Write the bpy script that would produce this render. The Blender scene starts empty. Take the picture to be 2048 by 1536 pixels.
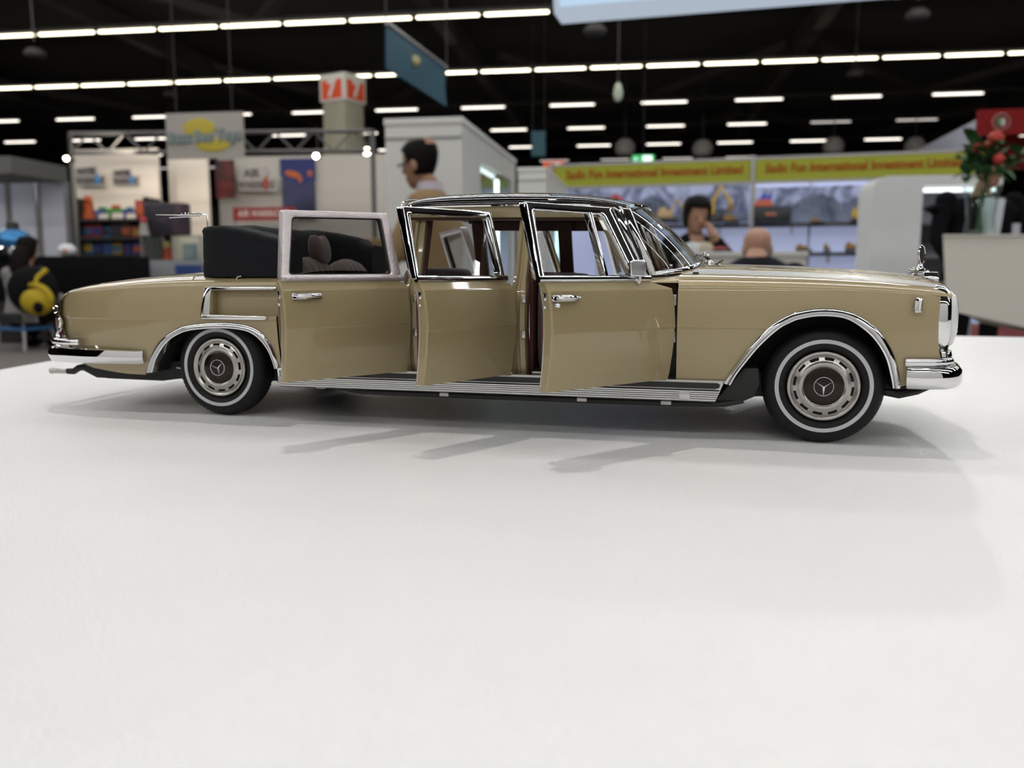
import bpy, bmesh, math, random
from mathutils import Vector, Matrix, Euler
random.seed(7)
sc = bpy.context.scene
COL = sc.collection
PI = math.pi
R = math.radians

# ------------------------------------------------------------------ camera
TOP = 0.75                      # height of the white display table
HC = 0.054034                   # lens above the table top
PITCH = 0.130858
FPX = 1680.0
cam = bpy.data.cameras.new('camera')
cam.sensor_width = 4.8
cam.lens = FPX / 2048 * 4.8
cam.clip_start = 0.005
cam.clip_end = 300
cam.dof.use_dof = True
cam.dof.focus_distance = 0.272
cam.dof.aperture_fstop = 2.3
cam_o = bpy.data.objects.new('camera', cam)
cam_o.location = (0, 0, TOP + HC)
cam_o.rotation_euler = (PI / 2 - PITCH, 0, 0)
COL.objects.link(cam_o)
sc.camera = cam_o

# ------------------------------------------------------------------ world, exposure
sc.view_settings.view_transform = 'Standard'
sc.view_settings.look = 'None'
sc.view_settings.exposure = 0.05
sc.view_settings.gamma = 1.0
sc.view_settings.use_curve_mapping = False
wd = bpy.data.worlds.new('world')
sc.world = wd
wd.use_nodes = True
wd.node_tree.nodes['Background'].inputs[0].default_value = (0.9, 0.92, 1.0, 1)
wd.node_tree.nodes['Background'].inputs[1].default_value = 0.03
TUBE = 38.0                     # radiance of the ceiling tubes
sc.cycles.max_bounces = 10
sc.cycles.transparent_max_bounces = 24
sc.cycles.sample_clamp_indirect = 6
sc.cycles.caustics_reflective = False
sc.cycles.caustics_refractive = False

def at(px, py, Y):
    """world point seen at photo pixel (px, py) at forward distance Y"""
    x = (px - 1024) / FPX
    y = (768 - py) / FPX
    d = Vector((x, math.cos(PITCH) + y * math.sin(PITCH), -math.sin(PITCH) + y * math.cos(PITCH)))
    return Vector((0, 0, TOP + HC)) + d * (Y / d.y)

HALL = R(-8.3)                  # the hall's rows run at this angle to the picture
E1 = Vector((math.cos(HALL), math.sin(HALL), 0))
E2 = Vector((-math.sin(HALL), math.cos(HALL), 0))

def hall(a, b, z=0.0):
    return E1 * a + E2 * b + Vector((0, 0, z))

# booth spotlight that throws the long shadow of the car towards the camera
def spot_light(name, loc, target, power, size, radius, color=(1, 0.96, 0.9)):
    l = bpy.data.lights.new(name, 'SPOT')
    l.energy = power
    l.spot_size = size
    l.spot_blend = 0.4
    l.shadow_soft_size = radius
    l.color = color
    o = bpy.data.objects.new(name, l)
    o.location = loc
    o.rotation_euler = (Vector(target) - Vector(loc)).to_track_quat('-Z', 'Y').to_euler()
    COL.objects.link(o)
    return o
SPOT_A = (1.86, 4.25, 2.33)      # in front of the light box
spot_light('booth_spotlight_beam', SPOT_A, (0.02, 0.22, TOP), 62, R(20), 0.02)
SPOT_B = (-0.22, 0.86, 2.9)      # nearly overhead, a little behind the car
spot_light('overhead_spotlight_beam', SPOT_B, (-0.02, 0.28, TOP), 44, R(50), 0.02)

# ------------------------------------------------------------------ materials
def mat(name, color, rough=0.5, metal=0.0, spec=0.5, coat=0.0, emit=None, estr=0.0, noise=None, bump=None, alpha=None, sheen=0.0):
    m = bpy.data.materials.new(name)
    m.use_nodes = True
    nt = m.node_tree
    b = nt.nodes['Principled BSDF']
    b.inputs['Base Color'].default_value = (*color, 1)
    b.inputs['Roughness'].default_value = rough
    b.inputs['Metallic'].default_value = metal
    b.inputs['Specular IOR Level'].default_value = spec
    if coat:
        b.inputs['Coat Weight'].default_value = coat
        b.inputs['Coat Roughness'].default_value = 0.03
    if sheen:
        b.inputs['Sheen Weight'].default_value = sheen
    if emit:
        b.inputs['Emission Color'].default_value = (*emit, 1)
        b.inputs['Emission Strength'].default_value = estr
    tc = nt.nodes.new('ShaderNodeTexCoord')
    if noise:                   # (scale, amount, detail)
        n = nt.nodes.new('ShaderNodeTexNoise')
        n.inputs['Scale'].default_value = noise[0]
        n.inputs['Detail'].default_value = noise[2] if len(noise) > 2 else 3
        nt.links.new(tc.outputs['Object'], n.inputs['Vector'])
        mr = nt.nodes.new('ShaderNodeMapRange')
        mr.inputs['To Min'].default_value = 1 - noise[1]
        mr.inputs['To Max'].default_value = 1 + noise[1]
        nt.links.new(n.outputs['Fac'], mr.inputs['Value'])
        mx = nt.nodes.new('ShaderNodeMix')
        mx.data_type = 'RGBA'
        mx.blend_type = 'MULTIPLY'
        mx.inputs[0].default_value = 1
        mx.inputs[6].default_value = (*color, 1)
        nt.links.new(mr.outputs[0], mx.inputs[7])
        nt.links.new(mx.outputs[2], b.inputs['Base Color'])
    if bump:                    # (scale, distance, strength)
        n = nt.nodes.new('ShaderNodeTexNoise')
        n.inputs['Scale'].default_value = bump[0]
        n.inputs['Detail'].default_value = 2
        nt.links.new(tc.outputs['Object'], n.inputs['Vector'])
        bp = nt.nodes.new('ShaderNodeBump')
        bp.inputs['Distance'].default_value = bump[1]
        bp.inputs['Strength'].default_value = bump[2]
        nt.links.new(n.outputs['Fac'], bp.inputs['Height'])
        nt.links.new(bp.outputs[0], b.inputs['Normal'])
    return m

def glass(name, tint=(0.9, 0.92, 0.93), ior=1.45, rough=0.0):
    m = bpy.data.materials.new(name)
    m.use_nodes = True
    nt = m.node_tree
    nt.nodes.clear()
    o = nt.nodes.new('ShaderNodeOutputMaterial')
    mix = nt.nodes.new('ShaderNodeMixShader')
    f = nt.nodes.new('ShaderNodeFresnel')
    f.inputs[0].default_value = ior
    t = nt.nodes.new('ShaderNodeBsdfTransparent')
    t.inputs[0].default_value = (*tint, 1)
    g = nt.nodes.new('ShaderNodeBsdfGlossy')
    g.inputs['Roughness'].default_value = rough
    ge = nt.nodes.new('ShaderNodeNewGeometry')
    mr = nt.nodes.new('ShaderNodeMapRange')
    mr.inputs['To Min'].default_value = ior
    mr.inputs['To Max'].default_value = 1 / ior
    nt.links.new(ge.outputs['Backfacing'], mr.inputs['Value'])
    nt.links.new(mr.outputs[0], f.inputs[0])
    nt.links.new(f.outputs[0], mix.inputs[0])
    nt.links.new(t.outputs[0], mix.inputs[1])
    nt.links.new(g.outputs[0], mix.inputs[2])
    nt.links.new(mix.outputs[0], o.inputs[0])
    return m

def glow(name, color, strength):
    m = bpy.data.materials.new(name)
    m.use_nodes = True
    nt = m.node_tree
    nt.nodes.clear()
    o = nt.nodes.new('ShaderNodeOutputMaterial')
    e = nt.nodes.new('ShaderNodeEmission')
    e.inputs[0].default_value = (*color, 1)
    e.inputs[1].default_value = strength
    nt.links.new(e.outputs[0], o.inputs[0])
    return m

_cm = {}
def cmat(color, rough=0.5, metal=0.0):
    """plain painted or printed surface of one colour"""
    k = (tuple(round(c, 3) for c in color), rough, metal)
    if k not in _cm:
        _cm[k] = mat('paint_%d' % len(_cm), color, rough, metal, noise=(9, 0.06))
    return _cm[k]

# ------------------------------------------------------------------ mesh helpers
class MB:
    """collects shapes; build() links them as one mesh object"""
    def __init__(s):
        s.V = []; s.F = []; s.M = []
    def add(s, v, f, mi=0):
        n = len(s.V)
        s.V += [tuple(p) for p in v]
        s.F += [tuple(i + n for i in q) for q in f]
        s.M += [mi] * len(f)
        return s
    def grid(s, rows, cu=False, cv=False, skip=None, mi=0):
        nr, nc = len(rows), len(rows[0])
        v = [p for r in rows for p in r]
        f = []
        for i in range(nr - (0 if cu else 1)):
            for j in range(nc - (0 if cv else 1)):
                if skip and skip(i, j):
                    continue
                i2, j2 = (i + 1) % nr, (j + 1) % nc
                f.append((i * nc + j, i * nc + j2, i2 * nc + j2, i2 * nc + j))
        return s.add(v, f, mi)
    def box(s, c, size, rot=None, mi=0):
        a, b, d = size[0] / 2, size[1] / 2, size[2] / 2
        v = [Vector((x, y, z)) for x in (-a, a) for y in (-b, b) for z in (-d, d)]
        if rot is not None:
            m = Euler(rot).to_matrix() if not isinstance(rot, Matrix) else rot
            v = [m @ p for p in v]
        v = [p + Vector(c) for p in v]
        return s.add(v, [(0, 1, 3, 2), (4, 6, 7, 5), (0, 4, 5, 1), (2, 3, 7, 6), (0, 2, 6, 4), (1, 5, 7, 3)], mi)
    def prism(s, poly, a, b, fn, mi=0):
        """poly: 2D outline, fn(p, q, t) -> 3D, t = a and b are the two ends"""
        n = len(poly)
        v = [fn(p[0], p[1], a) for p in poly] + [fn(p[0], p[1], b) for p in poly]
        f = [tuple(range(n - 1, -1, -1)), tuple(range(n, 2 * n))]
        f += [(i, (i + 1) % n, n + (i + 1) % n, n + i) for i in range(n)]
        return s.add(v, f, mi)
    def ring(s, outer, inner, a, b, fn, mi=0):
        n = len(outer)
        v = [fn(p[0], p[1], t) for t in (a, b) for pl in (outer, inner) for p in pl]
        f = []
        for i in range(n):
            j = (i + 1) % n
            f += [(i, n + i, n + j, j), (2 * n + i, 2 * n + j, 3 * n + j, 3 * n + i), (i, j, 2 * n + j, 2 * n + i), (n + i, 3 * n + i, 3 * n + j, n + j)]
        return s.add(v, f, mi)
    def tube(s, path, r, n=8, cap=True, closed=False, flat=1.0, mi=0):
        P = [Vector(p) for p in path]
        k = len(P)
        rr = r if isinstance(r, (list, tuple)) else [r] * k
        rows = []
        up = None
        for i in range(k):
            a = P[i - 1] if (i or closed) else P[i]
            b = P[(i + 1) % k] if (i < k - 1 or closed) else P[i]
            t = (b - a).normalized()
            if up is None:
                up = Vector((0, 0, 1)) if abs(t.z) < 0.9 else Vector((0, 1, 0))
            sd = t.cross(up).normalized()
            up = sd.cross(t).normalized()
            rows.append([P[i] + (sd * math.cos(2 * PI * j / n) + up * math.sin(2 * PI * j / n) * flat) * rr[i] for j in range(n)])
        s.grid(rows, cu=closed, cv=True, mi=mi)
        if cap and not closed:
            s.add(rows[0], [tuple(range(n))], mi)
            s.add(rows[-1], [tuple(range(n - 1, -1, -1))], mi)
        return s
    def lathe(s, prof, c=(0, 0, 0), axis='Z', n=32, mi=0, a0=0.0, a1=2 * PI):
        full = abs(a1 - a0 - 2 * PI) < 1e-6
        rows = []
        k = n if full else n + 1
        for r, h in prof:
            row = []
            for j in range(k):
                a = a0 + (a1 - a0) * j / n
                x, y = r * math.cos(a), r * math.sin(a)
                p = (x, y, h) if axis == 'Z' else ((x, -h, y) if axis == 'Y' else (h, x, y))
                row.append((p[0] + c[0], p[1] + c[1], p[2] + c[2]))
            rows.append(row)
        return s.grid(rows, cv=full, mi=mi)
    def ball(s, c, r, nu=12, nv=8, mi=0, rot=None):
        r = r if isinstance(r, (list, tuple)) else (r, r, r)
        m = Euler(rot).to_matrix() if rot else Matrix.Identity(3)
        rows = []
        for i in range(nv + 1):
            t = PI * i / nv
            rows.append([Vector(c) + m @ Vector((r[0] * math.sin(t) * math.cos(2 * PI * j / nu), r[1] * math.sin(t) * math.sin(2 * PI * j / nu), r[2] * math.cos(t))) for j in range(nu)])
        return s.grid(rows, cv=True, mi=mi)
    def build(s, name, m, parent=None, scale=1.0, sharp=38, bevel=0.0, seg=2, loc=None, rot=None, smooth=True, clean=True):
        me = bpy.data.meshes.new(name)
        me.from_pydata([(p[0] * scale, p[1] * scale, p[2] * scale) for p in s.V], [], s.F)
        ms = m if isinstance(m, (list, tuple)) else [m]
        for q in ms:
            me.materials.append(q)
        if len(ms) > 1:
            me.polygons.foreach_set('material_index', s.M)
        if clean or bevel:
            bm = bmesh.new()
            bm.from_mesh(me)
            if clean:
                bmesh.ops.remove_doubles(bm, verts=bm.verts, dist=1e-5 * max(scale, 1e-3) * 5)
                bmesh.ops.recalc_face_normals(bm, faces=bm.faces)
            if bevel:
                es = [e for e in bm.edges if len(e.link_faces) == 2 and e.calc_face_angle(0) > R(30)]
                bmesh.ops.bevel(bm, geom=es, offset=bevel * scale, segments=seg, profile=0.5, affect='EDGES', clamp_overlap=True)
            bm.to_mesh(me)
            bm.free()
        if smooth:
            me.polygons.foreach_set('use_smooth', [True] * len(me.polygons))
            me.set_sharp_from_angle(angle=R(sharp))
        o = bpy.data.objects.new(name, me)
        COL.objects.link(o)
        if parent:
            o.parent = parent
        if loc is not None:
            o.location = loc
        if rot is not None:
            o.rotation_euler = rot
        return o

def tag(o, label=None, cat=None, group=None, kind=None):
    if label: o['label'] = label
    if cat: o['category'] = cat
    if group: o['group'] = group
    if kind: o['kind'] = kind
    return o

def empty(name, loc=(0, 0, 0), rz=0.0, label=None, cat=None, group=None):
    o = bpy.data.objects.new(name, None)
    o.empty_display_size = 0.05
    o.location = loc
    o.rotation_euler = (0, 0, rz)
    COL.objects.link(o)
    return tag(o, label, cat, group)

def interp(x, xs, ys):
    if x <= xs[0]: return ys[0]
    for i in range(1, len(xs)):
        if x <= xs[i]:
            t = (x - xs[i - 1]) / (xs[i] - xs[i - 1])
            return ys[i - 1] + t * (ys[i] - ys[i - 1])
    return ys[-1]

def sinterp(x, xs, ys):
    """monotone-ish smooth interpolation"""
    if x <= xs[0]: return ys[0]
    if x >= xs[-1]: return ys[-1]
    n = len(xs)
    d = [(ys[i + 1] - ys[i]) / (xs[i + 1] - xs[i]) for i in range(n - 1)]
    m = [d[0]] + [0 if d[i - 1] * d[i] <= 0 else 2 * d[i - 1] * d[i] / (d[i - 1] + d[i]) for i in range(1, n - 1)] + [d[-1]]
    for i in range(1, n):
        if x <= xs[i]:
            h = xs[i] - xs[i - 1]
            t = (x - xs[i - 1]) / h
            return (ys[i - 1] * (1 + 2 * t) * (1 - t) ** 2 + m[i - 1] * h * t * (1 - t) ** 2 + ys[i] * t * t * (3 - 2 * t) + m[i] * h * t * t * (t - 1))

def smooth_path(P, k=4):
    out = []
    n = len(P)
    for i in range(n - 1):
        p0 = Vector(P[max(i - 1, 0)]); p1 = Vector(P[i]); p2 = Vector(P[i + 1]); p3 = Vector(P[min(i + 2, n - 1)])
        for j in range(k):
            t = j / k
            out.append(tuple(0.5 * ((2 * p1) + (p2 - p0) * t + (2 * p0 - 5 * p1 + 4 * p2 - p3) * t * t + (3 * p1 - p0 - 3 * p2 + p3) * t ** 3)))
    out.append(tuple(P[-1]))
    return out

def text_mesh(body, size, extrude=0.0, align='CENTER', width=1.0, spacing=1.0, bold=0.0, shear=0.0):
    c = bpy.data.curves.new('lettering', 'FONT')
    c.body = body
    c.size = size
    c.extrude = extrude
    c.align_x = align
    c.align_y = 'CENTER'
    c.space_character = spacing
    c.offset = bold
    c.shear = shear
    c.resolution_u = 2
    o = bpy.data.objects.new('lettering', c)
    COL.objects.link(o)
    dg = bpy.context.evaluated_depsgraph_get()
    me = bpy.data.meshes.new_from_object(o.evaluated_get(dg))
    bpy.data.objects.remove(o)
    bpy.data.curves.remove(c)
    if width != 1.0:
        for v in me.vertices:
            v.co.x *= width
    return me

def letter(name, body, size, m, parent, loc, rot, **kw):
    me = text_mesh(body, size, **kw)
    me.materials.clear()
    me.materials.append(m)
    o = bpy.data.objects.new(name, me)
    COL.objects.link(o)
    o.parent = parent
    o.location = loc
    o.rotation_euler = rot
    return o
# ------------------------------------------------------------------ the hall
ZC = TOP + HC + 5.5             # height of the ceiling tubes
m_floor = mat('hall_floor_carpet', (0.16, 0.14, 0.13), 0.85, noise=(2.2, 0.18), bump=(180, 0.002, 0.4))
m_ceil = mat('hall_ceiling_black', (0.012, 0.010, 0.008), 0.9, noise=(0.6, 0.3))
m_wall = mat('hall_wall_grey', (0.16, 0.15, 0.14), 0.9, noise=(0.5, 0.1))
m_beam = mat('ceiling_beam_brown', (0.022, 0.017, 0.014), 0.8, noise=(1.5, 0.2))
m_track = mat('lamp_track_dark', (0.03, 0.027, 0.025), 0.6)
m_tube = glow('tube_light_warm', (1.0, 0.90, 0.66), 5.0)
m_strip = glow('overhead_strip_light', (1.0, 0.995, 0.98), TUBE)
m_tube_far = glow('tube_light_neutral', (1.0, 0.92, 0.82), 2.6)
m_tube_dim = glow('tube_light_weak', (1.0, 0.92, 0.86), 0.75)

def hbox(name, a0, a1, b0, b1, z0, z1, m, kind='structure', parent=None, bevel=0.0):
    """box in hall axes, linked as an object"""
    mb = MB()
    c = hall((a0 + a1) / 2, (b0 + b1) / 2, (z0 + z1) / 2)
    mb.box((0, 0, 0), (a1 - a0, b1 - b0, z1 - z0))
    o = mb.build(name, m, parent, bevel=bevel, smooth=bool(bevel), loc=c, rot=(0, 0, HALL))
    if kind:
        o['kind'] = kind
    return o

hbox('floor', -45, 45, -30, 64, -0.1, 0.0, m_floor)
hbox('ceiling', -45, 45, -30, 64, 7.6, 7.8, m_ceil)
hbox('wall_back', -45, 45, 63.8, 64, 0, 7.6, m_wall)
hbox('wall_left', -45, -44.8, -30, 63.8, 0, 7.6, m_wall)
hbox('wall_right', 44.8, 45, -30, 63.8, 0, 7.6, m_wall)
hbox('wall_front', -44.8, 44.8, -30, -29.8, 0, 7.6, m_wall)

# roof beams: members across the rows and slanting struts between them
def beam(p, q, w, h):
    mb = MB()
    p, q = Vector(p), Vector(q)
    d = q - p
    mb.box((0, 0, 0), (d.length, w, h))
    o = mb.build('trim_%d' % (beam.k), m_beam, None, smooth=False, loc=(p + q) / 2, rot=d.to_track_quat('X', 'Z').to_euler())
    o['kind'] = 'structure'
    beam.k += 1
beam.k = 1
for a in (-22, -13.5, -5, 4.5, 14, 23):
    beam(hall(a, 6, 7.25), hall(a, 60, 7.25), 0.3, 0.55)
for b in (15.5, 26, 36, 47):
    for a in (-17.8, -9.2, 0, 9.2, 18.5):
        beam(hall(a - 4.2, b, 7.3), hall(a, b + 4.6, 6.75), 0.22, 0.22)
        beam(hall(a + 4.2, b, 7.3), hall(a, b + 4.6, 6.75), 0.22, 0.22)

def row_a(px, b):
    """hall coordinate along a lamp row for a photo column"""
    lo, hi = -60.0, 60.0
    for _ in range(50):
        md = (lo + hi) / 2
        p = hall(md, b, ZC) - Vector((0, 0, TOP + HC))
        dp = p.y * math.cos(PITCH) - p.z * math.sin(PITCH)
        if 1024 + FPX * p.x / dp < px: lo = md
        else: hi = md
    return lo

def tube_mesh(length, m, w=0.085, h=0.06):
    mb = MB()
    mb.tube([(-length / 2, 0, 0), (-length / 2 + 0.03, 0, 0), (length / 2 - 0.03, 0, 0), (length / 2, 0, 0)], [w * 0.32, w * 0.5, w * 0.5, w * 0.32], 8, flat=h / w)
    o = mb.build('ceiling_tube_light', m, None)
    return o

def tube_row(b, pxs, pitch, length, m, where, a0=-26, a1=20, w=0.085, dim=None, m2=None):
    ph = row_a(pxs, b)
    k0, k1 = math.ceil((a0 - ph) / pitch), math.floor((a1 - ph) / pitch)
    me = me2 = None
    for k in range(k0, k1 + 1):
        a = ph + k * pitch
        use2 = dim and dim(a)
        src = me2 if use2 else me
        if src is None:
            o = tube_mesh(length, m2 if use2 else m, w)
            if use2: me2 = o.data
            else: me = o.data
        else:
            o = bpy.data.objects.new('ceiling_tube_light', src)
            COL.objects.link(o)
        o.location = hall(a, b, ZC)
        o.rotation_euler = (0, 0, HALL)
        tag(o, ('dim ' if use2 else 'lit ') + 'fluorescent tube in the ' + where, 'ceiling light', 'ceiling tubes, ' + where)
    t = hbox('lamp_track', a0 - 1, a1 + 1, b - 0.045, b + 0.045, ZC + 0.06, ZC + 0.14, m_track, kind=None)
    tag(t, 'dark metal lamp track carrying the ' + where, 'lamp track')

tube_row(18.6, 133, 1.5, 1.38, m_tube, 'topmost unbroken ceiling row of the picture', -17, 9, w=0.10)
tube_row(23.65, 300, 1.5, 1.36, m_tube, 'second unbroken ceiling row, behind the blue banner', -20, 18, w=0.095)
tube_row(28.6, 966, 2.98, 1.46, m_tube_far, 'first row of spaced tubes, above the white showcase', -24, 20, w=0.11)
tube_row(33.1, 1172, 2.98, 1.40, m_tube_far, 'second row of spaced tubes, counted down from the ceiling', -26, 20, w=0.11, dim=lambda a: 4.5 < a < 17 and not 0, m2=m_tube_dim)
tube_row(37.6, 1327, 2.98, 1.44, m_tube_far, 'third row of spaced tubes, counted down from the ceiling', -28, 22, w=0.11)
tube_row(42.3, 1355, 2.98, 1.40, m_tube_dim, 'lowest and most distant row of spaced tubes', -28, 24, w=0.11)
for i, b in enumerate((13.7, 8.8, 3.9, -1.0, -5.9)):
    mb = MB()
    mb.box((0, 0, 0), (30, 0.085, 0.06))
    o = mb.build('ceiling_strip_light', m_strip, None, smooth=False, loc=hall(-1, b, ZC), rot=(0, 0, HALL))
    tag(o, 'long fluorescent strip on the ceiling outside the picture, row %s the table' % ('ahead of' if b > 2 else 'behind'), 'ceiling light', 'overhead strips outside the picture')
    t = hbox('lamp_track', -17, 15, b - 0.045, b + 0.045, ZC + 0.06, ZC + 0.14, m_track, kind=None)
    tag(t, 'dark metal lamp track of an overhead strip outside the picture', 'lamp track', 'overhead strip tracks outside the picture')

# unseen white wall added behind the photographer to brighten the car's near side
sw = hbox('added_rear_wall', -4.6, 4.2, -3.4, -3.3, 0, 3.3, mat('added_wall_white', (0.78, 0.77, 0.74), 0.6, noise=(1.5, 0.04)), kind=None)
tag(sw, 'white wall added behind the camera to reflect light, outside the picture', 'stand wall')
# ------------------------------------------------------------------ the white display table
m_table = mat('table_white_grained', (0.83, 0.83, 0.825), 0.30, noise=(60, 0.015), bump=(1500, 0.0006, 0.85))
tb = empty('display_table', (0, 0, 0), label='white grained display table carrying the gold model car', cat='table')
tt = [(-0.318, -0.18), (-0.2735, 0.905), (0.0, 0.838), (0.385, 0.7345), (0.4386, 0.7195), (0.95, 0.575), (0.95, -0.18)]
mb = MB()
mb.prism(tt, TOP - 0.045, TOP, lambda p, q, t: (p, q, t))
mb.build('table_top', m_table, tb, bevel=0.0015, seg=2, sharp=50)
mb = MB()
mb.prism([(-0.25, -0.05), (-0.21, 0.84), (0.9, 0.52), (0.9, -0.05)], 0.0, TOP - 0.045, lambda p, q, t: (p, q, t))
mb.build('cabinet_body', mat('table_body_white', (0.7, 0.7, 0.69), 0.5, noise=(4, 0.03)), tb, smooth=False)
# ------------------------------------------------------------------ the fair behind the table
m_pw = mat('booth_panel_white', (0.68, 0.61, 0.53), 0.7, noise=(1.5, 0.05))
m_pg = mat('booth_panel_grey', (0.42, 0.40, 0.37), 0.75, noise=(1.5, 0.06))
m_cab = mat('showcase_white', (0.66, 0.66, 0.62), 0.45, noise=(2, 0.03))
m_steel = mat('truss_aluminium', (0.30, 0.29, 0.28), 0.4, 0.6)
m_truss = mat('truss_grey', (0.13, 0.125, 0.12), 0.5, 0.3)
m_dark = mat('dark_wood', (0.02, 0.017, 0.016), 0.6)
m_bcloth = mat('black_cloth', (0.005, 0.005, 0.006), 0.85, spec=0.12)
m_skin1 = mat('skin_tone_a', (0.36, 0.19, 0.12), 0.6)
m_skin2 = mat('skin_tone_b', (0.50, 0.28, 0.20), 0.55)
m_hair = mat('black_hair', (0.004, 0.0035, 0.003), 0.6, spec=0.12, noise=(60, 0.3))
m_case = glass('showcase_glass', (0.90, 0.95, 0.94))
m_led = glow('led_cool', (0.75, 1.0, 0.93), 9.0)
m_spotlamp = glow('spot_lamp_lens', (1.0, 0.88, 0.62), 22.0)

def pan(name, x0, y0, x1, y1, Y, m, label=None, cat=None, th=0.05, parent=None, rz=HALL, bevel=0.0, group=None, low=None):
    """upright board seen between photo columns x0..x1 and rows y0..y1 at distance Y"""
    a, b = at(x0, y0, Y), at(x1, y1, Y)
    zt, zb_ = max(a.z, b.z), (min(a.z, b.z) if low is None else low)
    mb = MB()
    mb.box((0, 0, 0), (abs(b.x - a.x), th, zt - zb_))
    c = Vector(((a.x + b.x) / 2, Y + th / 2, (zt + zb_) / 2))
    if parent is not None:
        c = c - parent.location
        c.rotate(Euler((0, 0, -parent.rotation_euler.z)))
        rz = rz - parent.rotation_euler.z
    o = mb.build(name, m, parent, bevel=bevel, smooth=bool(bevel), loc=c, rot=(0, 0, rz))
    if label: tag(o, label, cat, group)
    return o

def root_at(name, px, Y, z, label, cat, group=None, rz=HALL):
    p = at(px, 547, Y)
    return empty(name, (p.x, Y, z), rz, label, cat, group)

# -- light box over the table, upper right: lit white fascia of the stand
lb0, lb1 = at(1108, 27, 5.2), at(2048, -4, 4.55)
d = (lb1 - lb0); d.z = 0
ln = d.length * 1.35
box = empty('light_box', (lb0.x, lb0.y, lb0.z), math.atan2(d.y, d.x), 'white backlit fascia box hanging over the stand, cut by the top edge', 'light box')
m_lbox = glow('light_box_face', (0.49, 0.66, 0.84), 1.0)
mb = MB(); mb.box((ln / 2, 0.03, 0.45), (ln, 0.02, 0.86)); mb.build('lit_face', m_lbox, box, smooth=False)
mb = MB(); mb.ring([(0, 0), (ln, 0), (ln, 0.9), (-0.06, 0.9)], [(0.03, 0.035), (ln - 0.03, 0.035), (ln - 0.03, 0.87), (-0.03, 0.87)], 0.0, 0.22, lambda p, q, t: (p, t, q)); mb.build('box_frame', glow('light_box_frame', (0.50, 0.58, 0.68), 0.8), box, smooth=False)
mb = MB(); mb.box((0.42, 0.018, 0.42), (0.62, 0.01, 0.66)); mb.build('poster_panel', glow('light_box_poster', (0.85, 0.68, 0.72), 0.55), box, smooth=False)

# -- ceiling fittings
m_fit = mat('grey_ceiling_fitting', (0.035, 0.032, 0.03), 0.7)
for (px, py, Y), w in zip([(70, 110, 17), (340, 191, 24), (1190, 64, 15), (1835, 33, 15), (1710, 150, 21)], ['left end of the topmost tubes', 'hanging bee sign', 'light box corner', 'light box at the upper right', 'second unbroken tube row at the right']):
    p = at(px, py, Y)
    mb = MB(); mb.lathe([(0.03, 0.14), (0.12, 0.12), (0.20, 0.04), (0.20, 0.0), (0.16, -0.05), (0.03, -0.06)], (0, 0, 0), 'Z', 20)
    e = empty('ceiling_speaker', p, 0, 'dim round ceiling loudspeaker near the ' + w, 'loudspeaker', 'ceiling loudspeakers')
    mb.build('speaker_dome', m_fit, e)
    mb = MB(); mb.tube([(0, 0, 0.26), (0, 0, 7.58 - p.z)], 0.02, 6); mb.build('suspension_rod', m_fit, e)
for (px, py), w in zip([(1250, 295), (1405, 297), (1667, 292), (1830, 292)], ['leftmost of four, left of the exit sign', 'second of four, right of the exit sign', 'third of four, right of the post', 'rightmost of four, by the slanted white wall']):
    p = at(px, py, 30)
    e = empty('globe_heater', p, 0, 'pale grey hanging globe above the yellow fascia, ' + w, 'ceiling globe', 'hanging globes')
    mb = MB(); mb.lathe([(0.05, 0.3), (0.2, 0.27), (0.34, 0.1), (0.36, -0.05), (0.3, -0.22), (0.15, -0.3), (0.02, -0.32)], (0, 0, 0), 'Z', 20); mb.build('globe', mat('globe_grey', (0.36, 0.34, 0.31), 0.6), e)
    mb = MB(); mb.tube([(0, 0, 0.3), (0, 0, 7.58 - p.z)], 0.02, 6); mb.build('suspension_rod', m_fit, e)
p = at(1236, 185, 14)
e = empty('pendant_sensor', p, 0, 'small pale green pendant on a thin cable under the tube row', 'pendant')
mb = MB(); mb.lathe([(0.01, 0.16), (0.05, 0.12), (0.08, 0.0), (0.06, -0.1), (0.01, -0.14)], (0, 0, 0), 'Z', 14); mb.build('pendant_body', mat('pendant_green', (0.42, 0.48, 0.36), 0.5), e)
mb = MB(); mb.tube([(0, 0, 0.15), (0, 0, 7.58 - p.z)], 0.012, 6); mb.build('pendant_cable', m_fit, e)

# -- blue hanging banner
bl, br = [at(772, 45, 10.0), at(772, 136, 10.0)], [at(893, 107, 11.6), at(893, 204, 11.6)]
br[0].z = bl[0].z - 0.12; br[1].z = bl[1].z - 0.12
m_blue = mat('banner_blue', (0.022, 0.085, 0.125), 0.6, noise=(0.9, 0.25))
bn = empty('hanging_banner', (bl[1] + br[1]) / 2, 0, 'blue cloth banner hanging edge-on from the ceiling', 'banner')
o0 = bn.location
mb = MB()
rows = []
for t in [i / 8 for i in range(9)]:
    top = bl[0].lerp(br[0], t) - o0; bot = bl[1].lerp(br[1], t) - o0
    rows.append([top, top.lerp(bot, 0.5) + Vector((0.02 * math.sin(t * 5), 0, 0)), bot])
nrm = (br[0] - bl[0]).cross(bl[1] - bl[0]).normalized() * 0.02
mb.grid(rows); mb.grid([[Vector(p) + nrm for p in r] for r in rows])
mb.build('banner_cloth', m_blue, bn)
mb = MB(); mb.tube([bl[0] - o0, br[0] - o0], 0.025, 8); mb.build('banner_rod', m_steel, bn)
for q in (bl[0], br[0]):
    mb = MB(); mb.tube([q - o0, Vector((q.x, q.y, 7.58)) - o0], 0.008, 5); mb.build('banner_wire', m_fit, bn)
mb = MB(); c = bl[0].lerp(br[1], 0.42) - o0
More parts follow.
